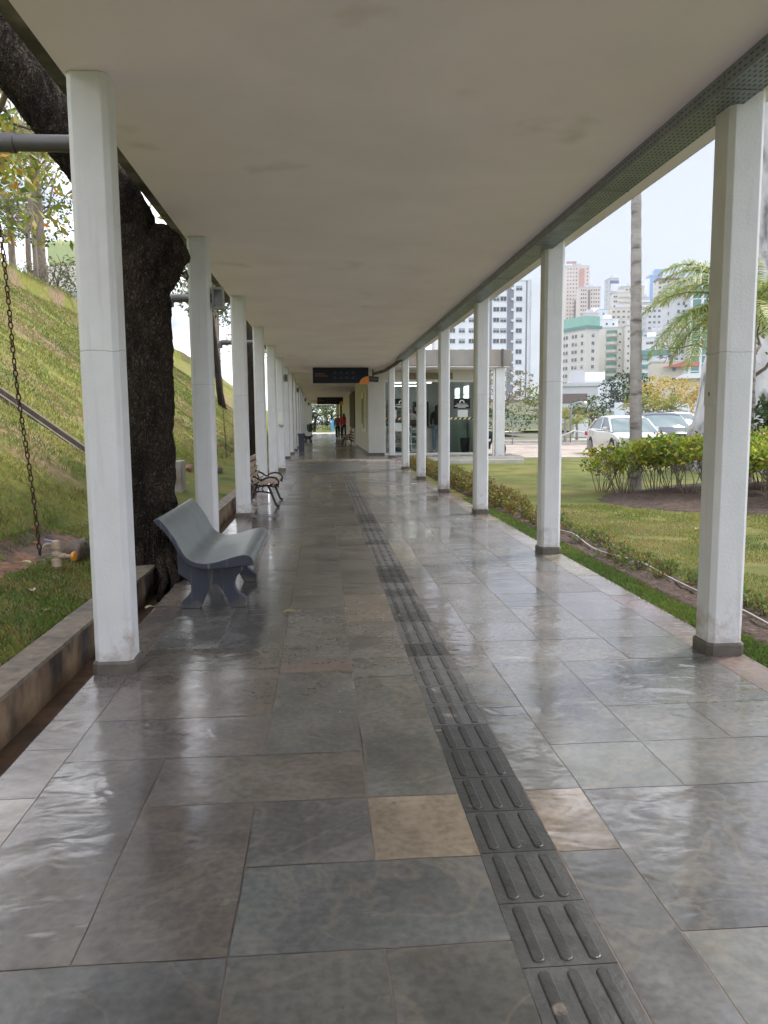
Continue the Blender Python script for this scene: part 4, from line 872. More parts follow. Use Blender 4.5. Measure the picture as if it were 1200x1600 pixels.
def tree(name, label, loc, h, blobs, n, ls, cols, bark=None, tr=.15, seed=1, group=None, hole=-.05, lean=(0, 0), cat='tree', depth=3, hs=1.2, droop=.3):
    t = thing(name, label, cat, loc, 0, group); rr = random.Random(seed); mb = MB()
    pts = [(lean[0]*a*h, lean[1]*a*h, -.4+(h+.4)*a) for a in (0, .25, .5, .75, 1)]
    pts = [(x+.1*noise.noise(Vector((a*.1, seed, z))), y, z) for a, (x, y, z) in enumerate(pts)]
    mb.tube(pts, [tr*1.35, tr*1.05, tr, tr*.9, tr*.75], 10, nz=.15)
    if depth:
        top = Vector(pts[-1])
        for i in range(4):
            d = Vector((math.cos(i*1.6+seed), math.sin(i*1.6+seed), rr.uniform(.6, 1.3))).normalized(); branches(mb, top-Vector((0, 0, h*.12*i/3)), d, h*.28, tr*.6, depth-1, rr)
    mb.build('trunk', bark or M['bark2'], t, smooth='all')
    if n: leaves(blobs, n, ls, cols, seed, hole=hole, hs=hs, droop=droop).build('crown', M['leaf'], t)
    return t
def frond(mb, base, az, el, L_, nl, cols, rr, sag=1.0, ll=.5, lw=.025, hang=.6):
    p = Vector(base); d = Vector((math.cos(az)*math.cos(el), math.sin(az)*math.cos(el), math.sin(el))); pts = [p.copy()]; seg = 12
    for i in range(seg):
        p = p+d*L_/seg; d = (d+Vector((0, 0, -sag*.14*(.4+i/seg)))).normalized(); pts.append(p.copy())
    mb.tube(pts, [lerp(.022, .004, i/seg) for i in range(seg+1)], 5, tint=(.20, .22, .06), cap=False)
    for i in range(nl):
        t = .08+.92*i/nl; f = t*seg; a = int(min(f, seg-1)); q = pts[a].lerp(pts[a+1], f-a); dd = (pts[a+1]-pts[a]).normalized(); side = dd.cross(Vector((0, 0, 1))).normalized()
        for s in (-1, 1):
            ld = (side*s*.8+dd*rr.uniform(.35, .7)+Vector((0, 0, rr.uniform(-.2, .35)))).normalized(); l = ll*(math.sin(math.pi*min(1, .15+t*.85))**.6)*rr.uniform(.8, 1.1)
            c = [x*rr.uniform(.8, 1.25) for x in rr.choice(cols)]; w_ = lw; u = dd
            m = q+ld*l*.5; e = q+ld*l*.9+Vector((0, 0, -hang*l*.45))
            mb.add([q-u*w_*.5, m-u*w_*.7, e, m+u*w_*.7, q+u*w_*.5], [(0, 1, 2, 3, 4)], 0, c)
def palm(label, loc, h, r, nf, L_, cols, seed=1, lean=(0, 0), group=None, ll=.5, r1=None, trunkmat=None, nl=46, lw=.025, sag=1.0, name='palm_tree', azs=None):
    t = thing(name, label, 'palm tree', loc, 0, group); rr = random.Random(seed); mb = MB(); n = int(max(8, h/.10)); r1 = r1 or r*.75
    pts = []; rad = []
    for i in range(n+1):
        a = i/n; pts.append((lean[0]*a, lean[1]*a, -.3+(h+.3)*a)); b = lerp(r*1.15, r1, min(1, a*1.2)); rad.append(b*(1.0+(.045 if i % 3 == 0 else -.01)))
    mb.tube(pts, rad, 14, nz=.04); mb.build('trunk', trunkmat or M['palmbark'], t, smooth='all')
    mb = MB(); top = Vector((lean[0], lean[1], h))
    for i in range(nf):
        az = i*2.399+seed if azs is None or i >= len(azs) else azs[i]; frond(mb, top, az, rr.uniform(-.1, 1.1), L_*rr.uniform(.85, 1.1), nl, cols, rr, sag, ll, lw)
    mb.build('fronds', M['leaf'], t); return t
PG = [(.24, .33, .09), (.33, .38, .09), (.18, .26, .07), (.42, .42, .10)]
# -- the big dark tree growing through the edge of the walkway
t = thing('gnarled_tree', 'big dark gnarled tree with a sawn knobbly fork, growing beside the near concrete bench', 'tree', (-1.44, 6.75, .05))
mb = MB()
def tb(pts, rad, n=110, nzz=.12):
    P = [Vector(p) for p in pts]; o = []; q = []
    for i in range(len(P)-1):
        nk = max(6, int((P[i+1]-P[i]).length/.028))
        for k in range(nk): a = k/nk; o.append(P[i].lerp(P[i+1], a*a*(3-2*a)*.3+a*.7)); q.append(lerp(rad[i], rad[i+1], a))
    o.append(P[-1]); q.append(rad[-1]); mb.tube(o, q, n, nz=nzz, nf=3.2, ridge=.016)
tb([(.02, 0, -.35), (.02, 0, 0), (0, 0, .25), (-.01, 0, .7), (.0, 0, 1.3), (.01, 0, 2.0), (-.02, 0, 2.45), (-.10, 0, 2.85), (-.25, -.1, 3.12), (-.48, -.3, 3.5), (-.85, -.55, 4.0), (-1.4, -.9, 4.6), (-2.2, -1.2, 5.4)], [.30, .235, .205, .185, .18, .195, .215, .20, .20, .20, .19, .17, .13])
mb.build('trunk', M['bark'], t, smooth='all')
mb = MB(); tb([(.0, 0, 2.2), (.08, 0, 2.45), (.13, 0, 2.65), (.13, 0, 2.78), (.12, 0, 2.86)], [.12, .18, .20, .16, .06], nzz=.35); tb([(.2, -.05, 2.5), (.27, -.06, 2.6), (.29, -.06, 2.7)], [.08, .10, .04], 60, .4)
mb.tube([(.30, -.1, 2.45), (.36, -.12, 2.47), (.375, -.12, 2.43), (.36, -.12, 2.40)], .008, 6); mb.build('sawn_stub', M['bark'], t, smooth='all')
mb = MB(); rr = random.Random(3)
for a, l in ((-1.2, .5), (-.5, .42), (.3, .4), (-2.0, .45), (1.0, .35), (-.9, .3)):
    pts = [(.13*math.cos(a), .13*math.sin(a), .25), (.22*math.cos(a), .22*math.sin(a), .10), (.30*math.cos(a)+.02, .34*math.sin(a), -.03), ((.2+l*.4)*math.cos(a), (.2+l)*math.sin(a), -.12)]
    mb.tube(pts, [.07, .05, .035, .015], 9, nz=.3, nf=9)
for i in range(40):
    a = rr.uniform(-2.6, .8); z = rr.uniform(.05, .5); x, y = .21*math.cos(a), .21*math.sin(a); mb.tube([(x, y, z), (x*1.12, y*1.12, z-.12), (x*1.1, y*1.15, z-.28)], [.008, .006, .003], 4)
mb.build('roots', M['bark'], t, smooth='all')
mb = MB(); rr = random.Random(4); ends = []
for p, d in (((-1.2, -.8, 4.4), (-.6, .5, .2)), ((-2.2, -1.2, 5.4), (-.5, -.2, .5)), ((-1.5, -.9, 4.7), (-.7, 1.0, -.1)), ((-2.0, -1.1, 5.2), (-.2, 1.2, .1)), ((-2.2, -1.2, 5.4), (-.8, 1.0, .0))):
    branches(mb, Vector(p), Vector(d).normalized(), 1.2, .05, 3, rr, ends, .45)
mb.build('branches', M['bark2'], t, smooth='all')
mb = MB(); rr = random.Random(5)
low = []
bm_ = MB(); r9 = random.Random(8)
for p, d in (((-.9, -.5, 4.0), (-.35, 1, -.05)), ((-1.0, -.6, 4.15), (-.5, .9, .1)), ((-1.3, -.85, 4.5), (-.2, 1, -.2))):
    branches(bm_, Vector(p), Vector(d).normalized(), 1.15, .035, 3, r9, low, .42)
bm_.build('branches', M['bark2'], t, smooth='all')
for k in range(26): low.append(Vector((r9.gauss(-1.42, .22), r9.gauss(1.3, .35), r9.uniform(2.9, 4.2))))
for e in ends+low:
    for _ in range(24):
        p = e+Vector((rr.gauss(0, .2), rr.gauss(0, .2), rr.gauss(-.1, .2)))
        if p.z < 3.0 and p.x > -1.9: continue
        d = Vector((rr.gauss(0, 1), rr.gauss(0, 1), rr.gauss(-.8, .6))).normalized(); s = d.cross(Vector((rr.gauss(0, 1), rr.gauss(0, 1), .2))).normalized(); l = rr.uniform(.065, .125)
        c = [x*rr.uniform(.8, 1.2) for x in rr.choice([(.50, .20, .03)] if rr.random() < .05 else [(.26, .30, .05), (.34, .34, .06), (.18, .23, .04), (.40, .36, .07), (.12, .16, .03)])]; mb.add([p, p+d*l*.5+s*l*.2, p+d*l, p+d*l*.5-s*l*.2], [(0, 1, 2, 3)], 0, c)
mb.build('leaves', M['leaf'], t)
tree('dark_trunk_tree', 'thin dark bending tree seen between the third and fourth left columns', (-1.93, 22, .1), 5.2, [(0, 0, 6.4, 2.2, 2.6, 1.5)], 2600, .16, GR, M['bark'], .17, 21, 'trees along the left wall', lean=(-.02, 0))
tree('leaning_tree', 'leaning dark tree on the slope behind the third left column', (-4.7, 38, 2.0), 4.8, [(-.6, 0, 6.2, 2.2, 2.6, 2.0)], 2800, .2, GR, M['bark'], .14, 22, 'trees along the left wall', lean=(-.10, 0))
# -- crest of the slope
palm('ringed palm on top of the slope, the thicker one left of the first column', (-11.4, 34, 6.1), 6.2, .24, 14, 2.8, [(.08, .11, .035), (.14, .15, .05), (.25, .20, .12)], 2, group='palms on top of the slope', sag=1.7, ll=.7, trunkmat=M['bark2'])
palm('thin palm on top of the slope at the far left', (-13.6, 37, 6.2), 4.6, .17, 12, 2.4, [(.08, .11, .035), (.20, .17, .09)], 3, group='palms on top of the slope', sag=1.7, ll=.6, trunkmat=M['bark2'])
palm('tall palm with brown hanging fronds behind the third left column', (-5.6, 42, 4.0), 5.2, .28, 18, 3.0, [(.24, .17, .10), (.30, .20, .12), (.10, .12, .05)], 5, group='palms on top of the slope', sag=2.4, ll=.8, trunkmat=M['bark2'])
def shrub(label, loc, r, h, n, ls, cols, seed, group=None, name='shrub', cat='shrub', hole=-.1):
    t = thing(name, label, cat, loc, 0, group); rr = random.Random(seed); mb = MB()
    for i in range(6): branches(mb, Vector((rr.gauss(0, r*.15), rr.gauss(0, r*.15), -.1)), Vector((rr.gauss(0, .4), rr.gauss(0, .4), 1)).normalized(), h*.45, .018*h+.004, 2, rr)
    mb.build('stems', M['bark2'], t); leaves([(0, 0, h*.6, r, r, h*.45)], n, ls, cols, seed, hole=hole).build('foliage', M['leaf'], t); return t
shrub('loose grey-green shrub on the slope top, right of the thicker palm', (-10.6, 33, 5.9), 1.3, 2.1, 1600, .14, [(.10, .12, .06), (.07, .10, .05), (.16, .15, .07)], 31, 'shrubs on the slope top')
shrub('low shrub on the slope top behind the big gnarled tree', (-9.8, 38, 6.0), 1.1, 1.3, 900, .14, GR, 32, 'shrubs on the slope top')
tree('bare_tree', 'sparse leafy tree on the slope top at the far left edge', (-13.2, 31, 6.2), 4.4, [(.5, 0, 5.4, 2.6, 2.2, 1.6), (-1, 0, 4.4, 1.6, 1.6, 1.2)], 1500, .17, YG, M['bark2'], .1, 33, 'trees on the slope top', hole=.02, depth=4)
tree('bare_tree', 'thin bare-branched tree on the slope top near the first left column', (-9.9, 29, 6.1), 3.8, [(0, 0, 4.8, 1.5, 1.5, 1.2)], 350, .15, AUT, M['bark2'], .08, 34, 'trees on the slope top', depth=4)
tree('bare_tree', 'sparse tree on the slope top between the big trunk and second column', (-10.2, 44, 6.1), 3.6, [(0, 0, 4.8, 1.8, 1.8, 1.2)], 700, .17, GR, M['bark2'], .09, 35, 'trees on the slope top', depth=4)
for i, (x, y, h, lb) in enumerate(((-12, 52, 5, 'dark green tree on the slope top beyond the brown palm'), (-7.4, 58, 5.5, 'rounded green tree on the slope above the third left column'), (-5.4, 66, 5, 'far green tree at the corridor left edge beyond the slope'), (-16, 46, 6, 'tall green tree far back on the slope top'))):
    tree('round_tree', lb, (x, y, bank_z(x, y)-.1), h, [(0, 0, h+.6, 2.6, 2.6, 1.9)], 2600, .24, GR if i % 2 else YG, M['bark2'], .16, 40+i, 'trees on the slope top')
# pale green building, railing frame and mast beyond the slope
t = thing('green_building', 'pale green and white building beyond the slope, left of the first column', 'building', (-19.6, 60, 6.3)); mb = MB(); mb.box(0, 5, 0, 4, 0, 6.4); mb.build('wall', M['wallw'], t)
M['ltgreen'] = mat('light_green_paint', (.42, .50, .27), .7, var=.05); mb = MB(); mb.box(-.04, 5.04, -.04, 4.04, 6.4, 8.2); mb.build('upper_band', M['ltgreen'], t, bevel=.25); mb = MB(); mb.box(.6, 2, -.03, 0, 3.4, 4.6); mb.box(2.8, 4.2, -.03, 0, 3.4, 4.6); mb.build('window', M['carglass'], t)
t = thing('metal_frame', 'rusty metal stand railing on the slope top at the far left', 'railing', (-9.75, 26, 6.0)); mb = MB()
for x in (0, -1.6, -3.2): mb.tube([(x, 0, -.6), (x, 0, .55)], .022, 6)
mb.tube([(0, 0, .55), (-3.2, 0, .55)], .02, 6); mb.tube([(0, 0, .55), (-1.6, 0, 1.0), (-3.2, 0, 1.5)], .02, 6); mb.tube([(0, 0, .3), (-3.2, 0, .3)], .012, 6); mb.tube([(0, 0, .1), (-3.2, 0, .1)], .012, 6); mb.build('frame', M['rust'], t)
t = thing('antenna_mast', 'thin lattice antenna mast beyond the slope top', 'mast', (-20, 58, 6)); mb = MB()
for a in range(3): mb.tube([(.25*math.cos(a*2.1), .25*math.sin(a*2.1), 0), (.2*math.cos(a*2.1), .2*math.sin(a*2.1), 24)], .03, 5)
for i in range(40):
    a, b = i % 3, (i+1) % 3; mb.tube([(.24*math.cos(a*2.1), .24*math.sin(a*2.1), i*.6), (.24*math.cos(b*2.1), .24*math.sin(b*2.1), i*.6+.6)], .016, 4)
mb.build('lattice', M['steel'], t)
# -- right garden
palm('tall ringed palm trunk rising from the hedge bed in front of the silver car', (5.98, 14.6, .0), 9.5, .105, 16, 3.2, PG, 7, lean=(-.15, .3), group=None, r1=.078)
palm('arching feathery palm with yellow-green fronds behind the first right column', (8.0, 14.4, .0), 3.35, .16, 20, 2.2, PG, 8, group=None, ll=.5, sag=1.4, nl=120, lw=.013, azs=[3.14, 2.7, 3.6, 2.3, 4.0, 3.3, 2.9])
t = thing('pale_tree', 'huge pale grey mottled leaning trunk behind the first right column', 'tree', (10.9, 20, 0)); mb = MB(); P = []; Q = []
for i in range(24): a = i/23; P.append((.3*a, 0, -.3+10*a)); Q.append(1.15*max(0, 1-a*1.5)**1.25+.42)
mb.tube(P, Q, 36, nz=.10, nf=.9); mb.build('trunk', M['palebark'], t, smooth='all')
mb = MB(); rr = random.Random(9)
for i in range(6): d = Vector((math.cos(i*.95), math.sin(i*.95), .9)).normalized(); branches(mb, Vector((.3, 0, 9.1+.1*i)), d, 1.5, .09, 4, rr, None, .45)
mb.build('branches', M['bark2'], t, smooth='all')
tree('bare_tree', 'bare twiggy tree right of the first right column', (8.7, 15.5, 0), 2.4, [(0, 0, 3.4, 1.4, 1.4, 1.3)], 260, .12, AUT, M['bark2'], .07, 51, None, depth=5)
shrub('dark green shrub with large leaves right of the first column', (8.35, 13.4, 0), .95, 1.7, 2200, .16, DK+GR, 52, None)
# hedge shrubs on the mound
HY = [(.30, .38, .04), (.40, .43, .05), (.20, .28, .035), (.14, .21, .03), (.50, .46, .06)]
def hedge(loc, label, seed, h=.95, r=.42, dens=1.0, cols=HY):
    t = thing('hedge_shrub', label, 'hedge shrub', loc, 0, 'leafy shrubs on the dark soil bed'); rr = random.Random(seed); mb = MB(); tips = []
    for i in range(9):
        a = rr.uniform(0, 6.28); b = Vector((.10*math.cos(a), .10*math.sin(a), -.05)); d = Vector((math.cos(a)*rr.uniform(.1, .6), math.sin(a)*rr.uniform(.1, .6), 1)).normalized(); branches(mb, b, d, h*.42, .009, 2, rr, tips, .42)
    mb.build('stems', M['bark2'], t)
    mb = MB()
    for e in tips:
        if e.z < h*.4 or rr.random() > dens: continue
        for _ in range(int(17)):
            p = e+Vector((rr.gauss(0, .055), rr.gauss(0, .055), rr.gauss(0, .05))); d = Vector((rr.gauss(0, 1), rr.gauss(0, 1), rr.gauss(.25, .6))).normalized(); s = d.cross(Vector((rr.gauss(0, 1), rr.gauss(0, 1), .3))).normalized(); l = rr.uniform(.05, .095)
            c = cols[int(rr.random()**1.2*len(cols))]; c = (.5, .10, .02) if rr.random() < .008 else c; c = [x*rr.uniform(.75, 1.25) for x in c]
            mb.add([p, p+d*l*.35+s*l*.24, p+d*l*.7+s*l*.2, p+d*l, p+d*l*.7-s*l*.2, p+d*l*.35-s*l*.24], [(0, 1, 2, 3, 4, 5)], 0, c)
    if mb.v: mb.build('foliage', M['leaf'], t)
    return t
hspots = [(5.55, 14.0, 'leafy shrub left of the tall palm trunk'), (5.75, 13.2, 'yellow-green shrub just in front of the palm trunk'), (6.25, 13.6, 'shrub right beside the palm trunk, under the car bonnet'), (6.0, 12.4, 'leafy shrub at the front of the bed, nearest the palm trunk'),
          (6.6, 12.9, 'yellow-green shrub in the middle of the hedge'), (6.45, 11.9, 'front shrub in the middle of the hedge'), (7.1, 13.4, 'back shrub under the dark car'), (7.1, 12.2, 'shrub just left of the first right column'), (6.85, 11.4, 'front shrub left of the first right column'),
          (7.7, 12.8, 'shrub hidden behind the first right column'), (7.3, 10.9, 'shrub at the front, right of the first column'), (7.8, 11.8, 'shrub at the right picture edge'), (8.3, 11.0, 'rightmost shrub of the hedge'), (8.5, 12.3, 'rightmost back shrub of the hedge')]
for i, (x, y, lb) in enumerate(hspots): hedge((x, y, max(mound_z(x, y), 0)), lb, 60+i, h=.92+.08*math.sin(i*2.3), dens=.95 if i else .4, cols=HY if i % 3 else HY[1:]+HY[2:4])
for i, (x, y, lb) in enumerate(((5.15, 14.2, 'bare leafless shrub at the left end of the hedge'), (5.3, 13.7, 'second bare shrub, between the leafless one and the palm'))): hedge((x, y, .03), lb, 80+i, h=.75, dens=.12)
# low bedding plants along the planting strip
def bedplant(seed, cols, h=.14, n=70):
    rr = random.Random(seed); mb = MB()
    for i in range(n):
        p = Vector((rr.gauss(0, .06), rr.gauss(0, .06), rr.uniform(.01, h))); d = Vector((rr.gauss(0, 1), rr.gauss(0, 1), rr.gauss(.8, .5))).normalized(); s = d.cross(Vector((rr.gauss(0, 1), rr.gauss(0, 1), .2))).normalized(); l = rr.uniform(.035, .07); c = [x*rr.uniform(.7, 1.25) for x in rr.choice(cols)]
        mb.add([p, p+d*l*.5+s*l*.24, p+d*l, p+d*l*.5-s*l*.24], [(0, 1, 2, 3)], 0, c)
    for i in range(6): a = rr.uniform(0, 6.28); mb.tube([(0, 0, -.02), (.04*math.cos(a), .04*math.sin(a), h*.5), (.07*math.cos(a), .07*math.sin(a), h)], .003, 4, tint=(.12, .08, .05))
    return mb
RB = [(.17, .21, .045), (.23, .25, .05), (.30, .14, .05), (.28, .20, .06), (.12, .17, .04)]; GB = [(.10, .16, .04), (.15, .20, .05), (.18, .20, .06), (.24, .14, .06)]
protos = [bedplant(1, RB, .30, 190), bedplant(2, RB, .34, 210), bedplant(3, GB, .11, 55), bedplant(4, GB, .13, 70)]
rr = random.Random(12); pm = []
ORD = ['first', 'second', 'third', 'fourth', 'fifth', 'sixth', 'seventh']
CNT = {}
def bedlabel(x, y, big):
    k = min(6, max(0, int((y-2.2)/3.373))); side = 'lawn-side' if x > 2.76 else 'paving-side'; f = ((y-2.2)/3.373) % 1
    pos = 'just before' if f < .33 else 'level with' if f < .66 else 'just past'
    key = (k, side, pos, big); CNT[key] = CNT.get(key, 0)+1; n = CNT[key]
    return ('bushy reddish' if big else 'small low')+' bedding plant, '+side+' row, '+pos+' the '+ORD[k]+' right column'+(', '+ORD[min(n-1, 6)]+' one there' if n > 1 else '')
def bedput(i, x, y, sc, z=-.02):
    if not protos[i].get('o'):
        o = protos[i]['mb'].build('bedding_plant', M['leaf']); protos[i]['o'] = o
    else: o = protos[i]['o'].copy(); COL.objects.link(o)
    o.location = (x, y, z); o.rotation_euler = (0, 0, rr.uniform(0, 6)); o.scale = (sc,)*3; tag(o, bedlabel(x, y, i < 2), 'bedding plant', 'bedding plants along the flower strip')
protos = [{'mb': p} for p in protos]
y = 23.6
while y > 9.3:
    for x in (2.64, 2.86): bedput(rr.randint(0, 1), x+rr.uniform(-.05, .05), y+rr.uniform(-.08, .08), rr.uniform(.75, 1.0)*(.42+.58*min(1, (y-9)/4)))
    y -= .25
y = 2.4
while y < 9.6:
    for x in ((2.90, 2.70) if rr.random() < .35 else (2.92,)): bedput(2+rr.randint(0, 1), x+rr.uniform(-.04, .05), y+rr.uniform(-.08, .08), rr.uniform(.55, 1.0), -.01)
    y += .2
mb = MB(); pts = []; 
for i in range(70): yy = 1.5+i*.155; pts.append((2.78+.07*math.sin(yy*1.15)+.03*math.sin(yy*3.1)-(.12 if 5.8 < yy < 8.6 else 0)*math.sin((yy-5.8)*1.12), yy, .035+.012*math.sin(yy*4)))
mb.tube(pts, .009, 8); tag(mb.build('garden_hose', M['hose'], smooth='all'), 'thin white garden hose lying along the narrow flower strip', 'hose')
# real blades: edge grass near the camera on both sides, one object each
def blades(name, n, area, zf, cols, hmin, hmax, seed, cond=None):
    rr = random.Random(seed); mb = MB(); x0, x1, y0, y1 = area
    for _ in range(n):
        x = rr.uniform(x0, x1); y = lerp(y0, y1, rr.random()**1.6)
        if cond and not cond(x, y): continue
        if name != 'strip_grass' and noise.noise(Vector((x*1.7, y*1.7, seed))) < -.28+.3*rr.random()-.15: continue
        z = zf(x, y); h = rr.uniform(hmin, hmax); a = rr.uniform(0, 6.28); dx, dy = math.cos(a), math.sin(a); w_ = .0035+.00045*max(y-5, 0)+.0012*y*.2; b = rr.uniform(.1, .9)*h
        pn = noise.noise(Vector((x*.7, y*.7, 5)))+.5*noise.noise(Vector((x*2.3, y*2.3, 6)))+rr.gauss(0, .18); c = cols[min(len(cols)-1, max(0, int((pn+.75)/1.5*len(cols))))]; c = [v*rr.uniform(.75, 1.3) for v in c]
        mb.add([(x-dy*w_, y+dx*w_, z-.005), (x+dy*w_, y-dx*w_, z-.005), (x+dx*b*.5+dy*w_*.6, y+dy*b*.5-dx*w_*.6, z+h*.65), (x+dx*b, y+dy*b, z+h*.9)], [(0, 1, 2, 3)], 0, c)
    tag(mb.build(name, M['leaf']), kind='stuff')
GC = [(.11, .16, .04), (.16, .20, .045), (.21, .235, .055), (.26, .26, .075), (.31, .27, .12)]
GC2 = [(.10, .16, .035), (.14, .20, .04), (.18, .24, .05)]
blades('strip_grass', 26000, (2.32, 2.53, 2.0, 13), lambda x, y: -.02, GC2, .02, .05, 1)
blades('lawn_blades', 60000, (2.97, 6.5, 3.5, 12), lambda x, y: lawn_z(x, y)+.012, GC, .015, .035, 2, lambda x, y: mound_z(x, y) < -.1)
blades('garden_grass', 60000, (-2.5, -1.58, 2.6, 9), garden_z, GC+GC2, .02, .05, 3, lambda x, y: not (abs(x+2.42+.10*math.sin(y*.7)+.07*noise.noise(Vector((x*3, y*3, 4)))) < .17 and y < 7.4) and not (x < -2.25 and y < 5.2))
blades('slope_grass', 170000, (-10.6, -2.55, 4.5, 42), bank_z, GC+[(.30, .22, .13)], .025, .07, 4, lambda x, y: abs(y-11.25) > .3)
# fallen leaves
fl = [(-.245, 5.31, .004, 'pale yellow fallen leaf on the slate in front of the concrete bench'), (-.549, 8.39, .004, 'small fallen leaf on the slate beyond the concrete bench'), (-1.31, 2.98, -.095, 'curled yellow leaf in the gutter at the bottom left'), (-1.24, 5.55, .003, 'pale leaf fallen by the tree roots'), (-1.72, 4.9, .15, 'pale leaf on the grass behind the low wall'),
      (-1.95, 5.3, .20, 'brown curled leaf on the grass near the tap'), (-2.15, 5.75, .31, 'tan leaf on the worn path'), (3.6, 6.8, .01, 'pale leaf on the lawn beyond the hose'), (4.4, 8.9, .01, 'yellowish leaf on the lawn near the soil bed')]
for i, (x, y, z, lb) in enumerate(fl):
    rr = random.Random(i); mb = MB(); n = 10; l = rr.uniform(.035, .05); c = rr.choice([(.50, .47, .24), (.45, .36, .20), (.55, .52, .34)]); vs = [(0, 0, .012)]
    for k in range(n): a = 2*math.pi*k/n; rad = l*(.55+.45*abs(math.cos(a)))*(1+.12*math.sin(5*a)); vs.append((rad*math.cos(a), rad*.8*math.sin(a), .004+.014*abs(math.sin(a))))
    mb.add(vs, [(0, 1+k, 1+(k+1) % n) for k in range(n)], 0, c); mb.tube([(l, 0, .006), (l*1.5, .01, .01)], .0015, 4, tint=c); o = mb.build('fallen_leaf', M['leaf'], loc=(x, y, z), rot=(0, 0, rr.uniform(0, 6)), smooth='all'); tag(o, lb, 'leaf', 'fallen leaves')
rr = random.Random(77); lm = o.data
for i in range(34):
    x = rr.uniform(-6.5, -2.6) if i < 22 else rr.uniform(-2.3, -1.65); y = rr.uniform(4.5, 11); o = bpy.data.objects.new('fallen_leaf', lm); COL.objects.link(o); z = bank_z(x, y) if i < 22 else garden_z(x, y); o.location = (x, y, z+.03); o.rotation_euler = (rr.uniform(-.4, .4), rr.uniform(.2, .9) if i < 22 else 0, rr.uniform(0, 6)); tag(o, 'pale leaf on the '+(('low' if z < 1 else 'middle' if z < 2 else 'upper')+' slope' if i < 22 else 'grass behind the wall')+', '+('before' if y < 6 else 'level with' if y < 7.6 else 'beyond')+' the gnarled tree', 'leaf', 'leaves scattered over the left grass')
# ragged grass tufts creeping over the path edges, and weeds at the wall foot
blades('path_tufts', 9000, (-2.75, -2.05, 3.5, 7.6), lambda x, y: max(base_z(x, y), .0)+.01, GC2, .02, .06, 9, lambda x, y: abs(abs(x+2.42+.10*math.sin(y*.7))-.22) < .07+.05*noise.noise(Vector((x*4, y*4, 2))))
# ---- far trees, railings and lamps right
tr = [('bare_tree', 'autumn tree with thin brown foliage before the white tower', (10.6, 46, 0), 2.2, [(0, 0, 3.4, 2.0, 1.6, 1.2), (1, 0, 2.4, 1.3, 1.2, .8)], 1300, .17, AUT+YG[:1]), ('round_tree', 'bright green small tree left of the second right column', (12.4, 44, 0), 1.6, [(0, 0, 2.2, 1.0, 1.2, 1.3)], 1300, .18, YG), ('dense_tree', 'dark green bushy tree low before the white tower', (9.6, 50, 0), .8, [(0, 0, 1.8, 2.2, 1.6, 1.2), (2.6, 1, 1.5, 1.8, 1.3, 1)], 2400, .2, DK+GR),
      ('dense_tree', 'dark evergreen tree left of the tall palm trunk', (24.6, 62, -.3), 3.0, [(0, 0, 4.0, 2.4, 2.0, 1.5)], 2200, .26, DK), ('round_tree', 'low green tree before the white low building', (21.4, 62, -.3), 1.8, [(0, 0, 2.6, 1.8, 1.6, 1.0)], 1500, .22, GR), ('golden_tree', 'large golden-yellow tree behind the parked cars', (22.4, 50, -.2), 2.2, [(0, 0, 3.3, 2.3, 2.0, 1.1), (-1.5, 0, 2.3, 1.2, 1.5, .9), (2.2, 0, 2.6, 1.2, 1.3, .9)], 3600, .19, YEL),
      ('golden_tree', 'smaller orange-yellow tree near the pale trunk', (24.3, 48, -.2), 1.7, [(0, 0, 2.6, 1.3, 1.3, 1.1)], 1600, .18, YEL), ('round_tree', 'yellow-green tree just left of the golden one', (19.6, 47, -.2), 1.5, [(0, 0, 2.3, 1.3, 1.2, 1.0)], 1500, .18, YG), ('dense_tree', 'dark tree at the far left of the car park', (7.9, 56, 0), 1.5, [(0, 0, 2.6, 2.0, 1.6, 1.5)], 1800, .24, DK+AUT)]
for i, (nm, lb, loc, h, bl, n, ls, cols) in enumerate(tr): tree(nm, lb, loc, h, bl, n, ls, cols, None, .10, 90+i, 'trees beyond the car park', hole=-.08)
for i, (x, y, h, lb) in enumerate(((14.4, 46, 1.4, 'bright green young palm left of the silver car'), (15.6, 47.5, 1.1, 'second young palm by the silver car rear'), (18.9, 46, 2.0, 'green palm above the silver car roof'), (20.4, 45, 1.9, 'palm in front of the golden tree'))):
    palm(lb, (x, y, 0), h, .09, 13, 1.5, [(.16, .24, .04), (.24, .28, .05), (.30, .22, .05)], 100+i, group='young palms beyond the car park', ll=.4, nl=26)
for i, (x0, x1, y, lb) in enumerate(((7.6, 14.0, 43.5, 'green metal railing beyond the parking, left of the lamp'), (15.6, 19.5, 44, 'grey railing behind the silver car'))):
    t = thing('railing', lb, 'railing', (x0, y, 0), 0, 'railings beyond the parking'); mb = MB()
    for k in range(int((x1-x0)/1.5)+1): mb.tube([(k*1.5, 0, 0), (k*1.5, 0, 1.35)], .035, 6)
    mb.build('posts', M['steel'], t); mb = MB()
    for z in (1.3, .95, .6, .25): mb.tube([(0, 0, z), (x1-x0, 0, z)], .022, 6)
    mb.build('rails', M['fasc2'], t)
for x, y, h, lb in ((12.05, 43, 1.75, 'short grey lamp post by the railing'), (13.6, 42.5, 2.3, 'curved thin lamp post left of the silver car')):
    t = thing('street_lamp', lb, 'lamp post', (x, y, 0), 0, 'small lamp posts beyond the parking'); mb = MB(); mb.tube([(0, 0, 0), (0, 0, h*.8), (.15, 0, h*.97), (.5, 0, h), (.8, 0, h*.97)] if h > 2 else [(0, 0, 0), (0, 0, h)], .045, 8); mb.build('pole', M['steel'], t, smooth='all')
    mb = MB(); mb.lathe([(.04, -.08), (.12, 0), (.10, .08), (.02, .12)], ((.8, 0, h*.97) if h > 2 else (0, 0, h)), 10); mb.build('lamp_head', M['frame'], t, smooth='all')
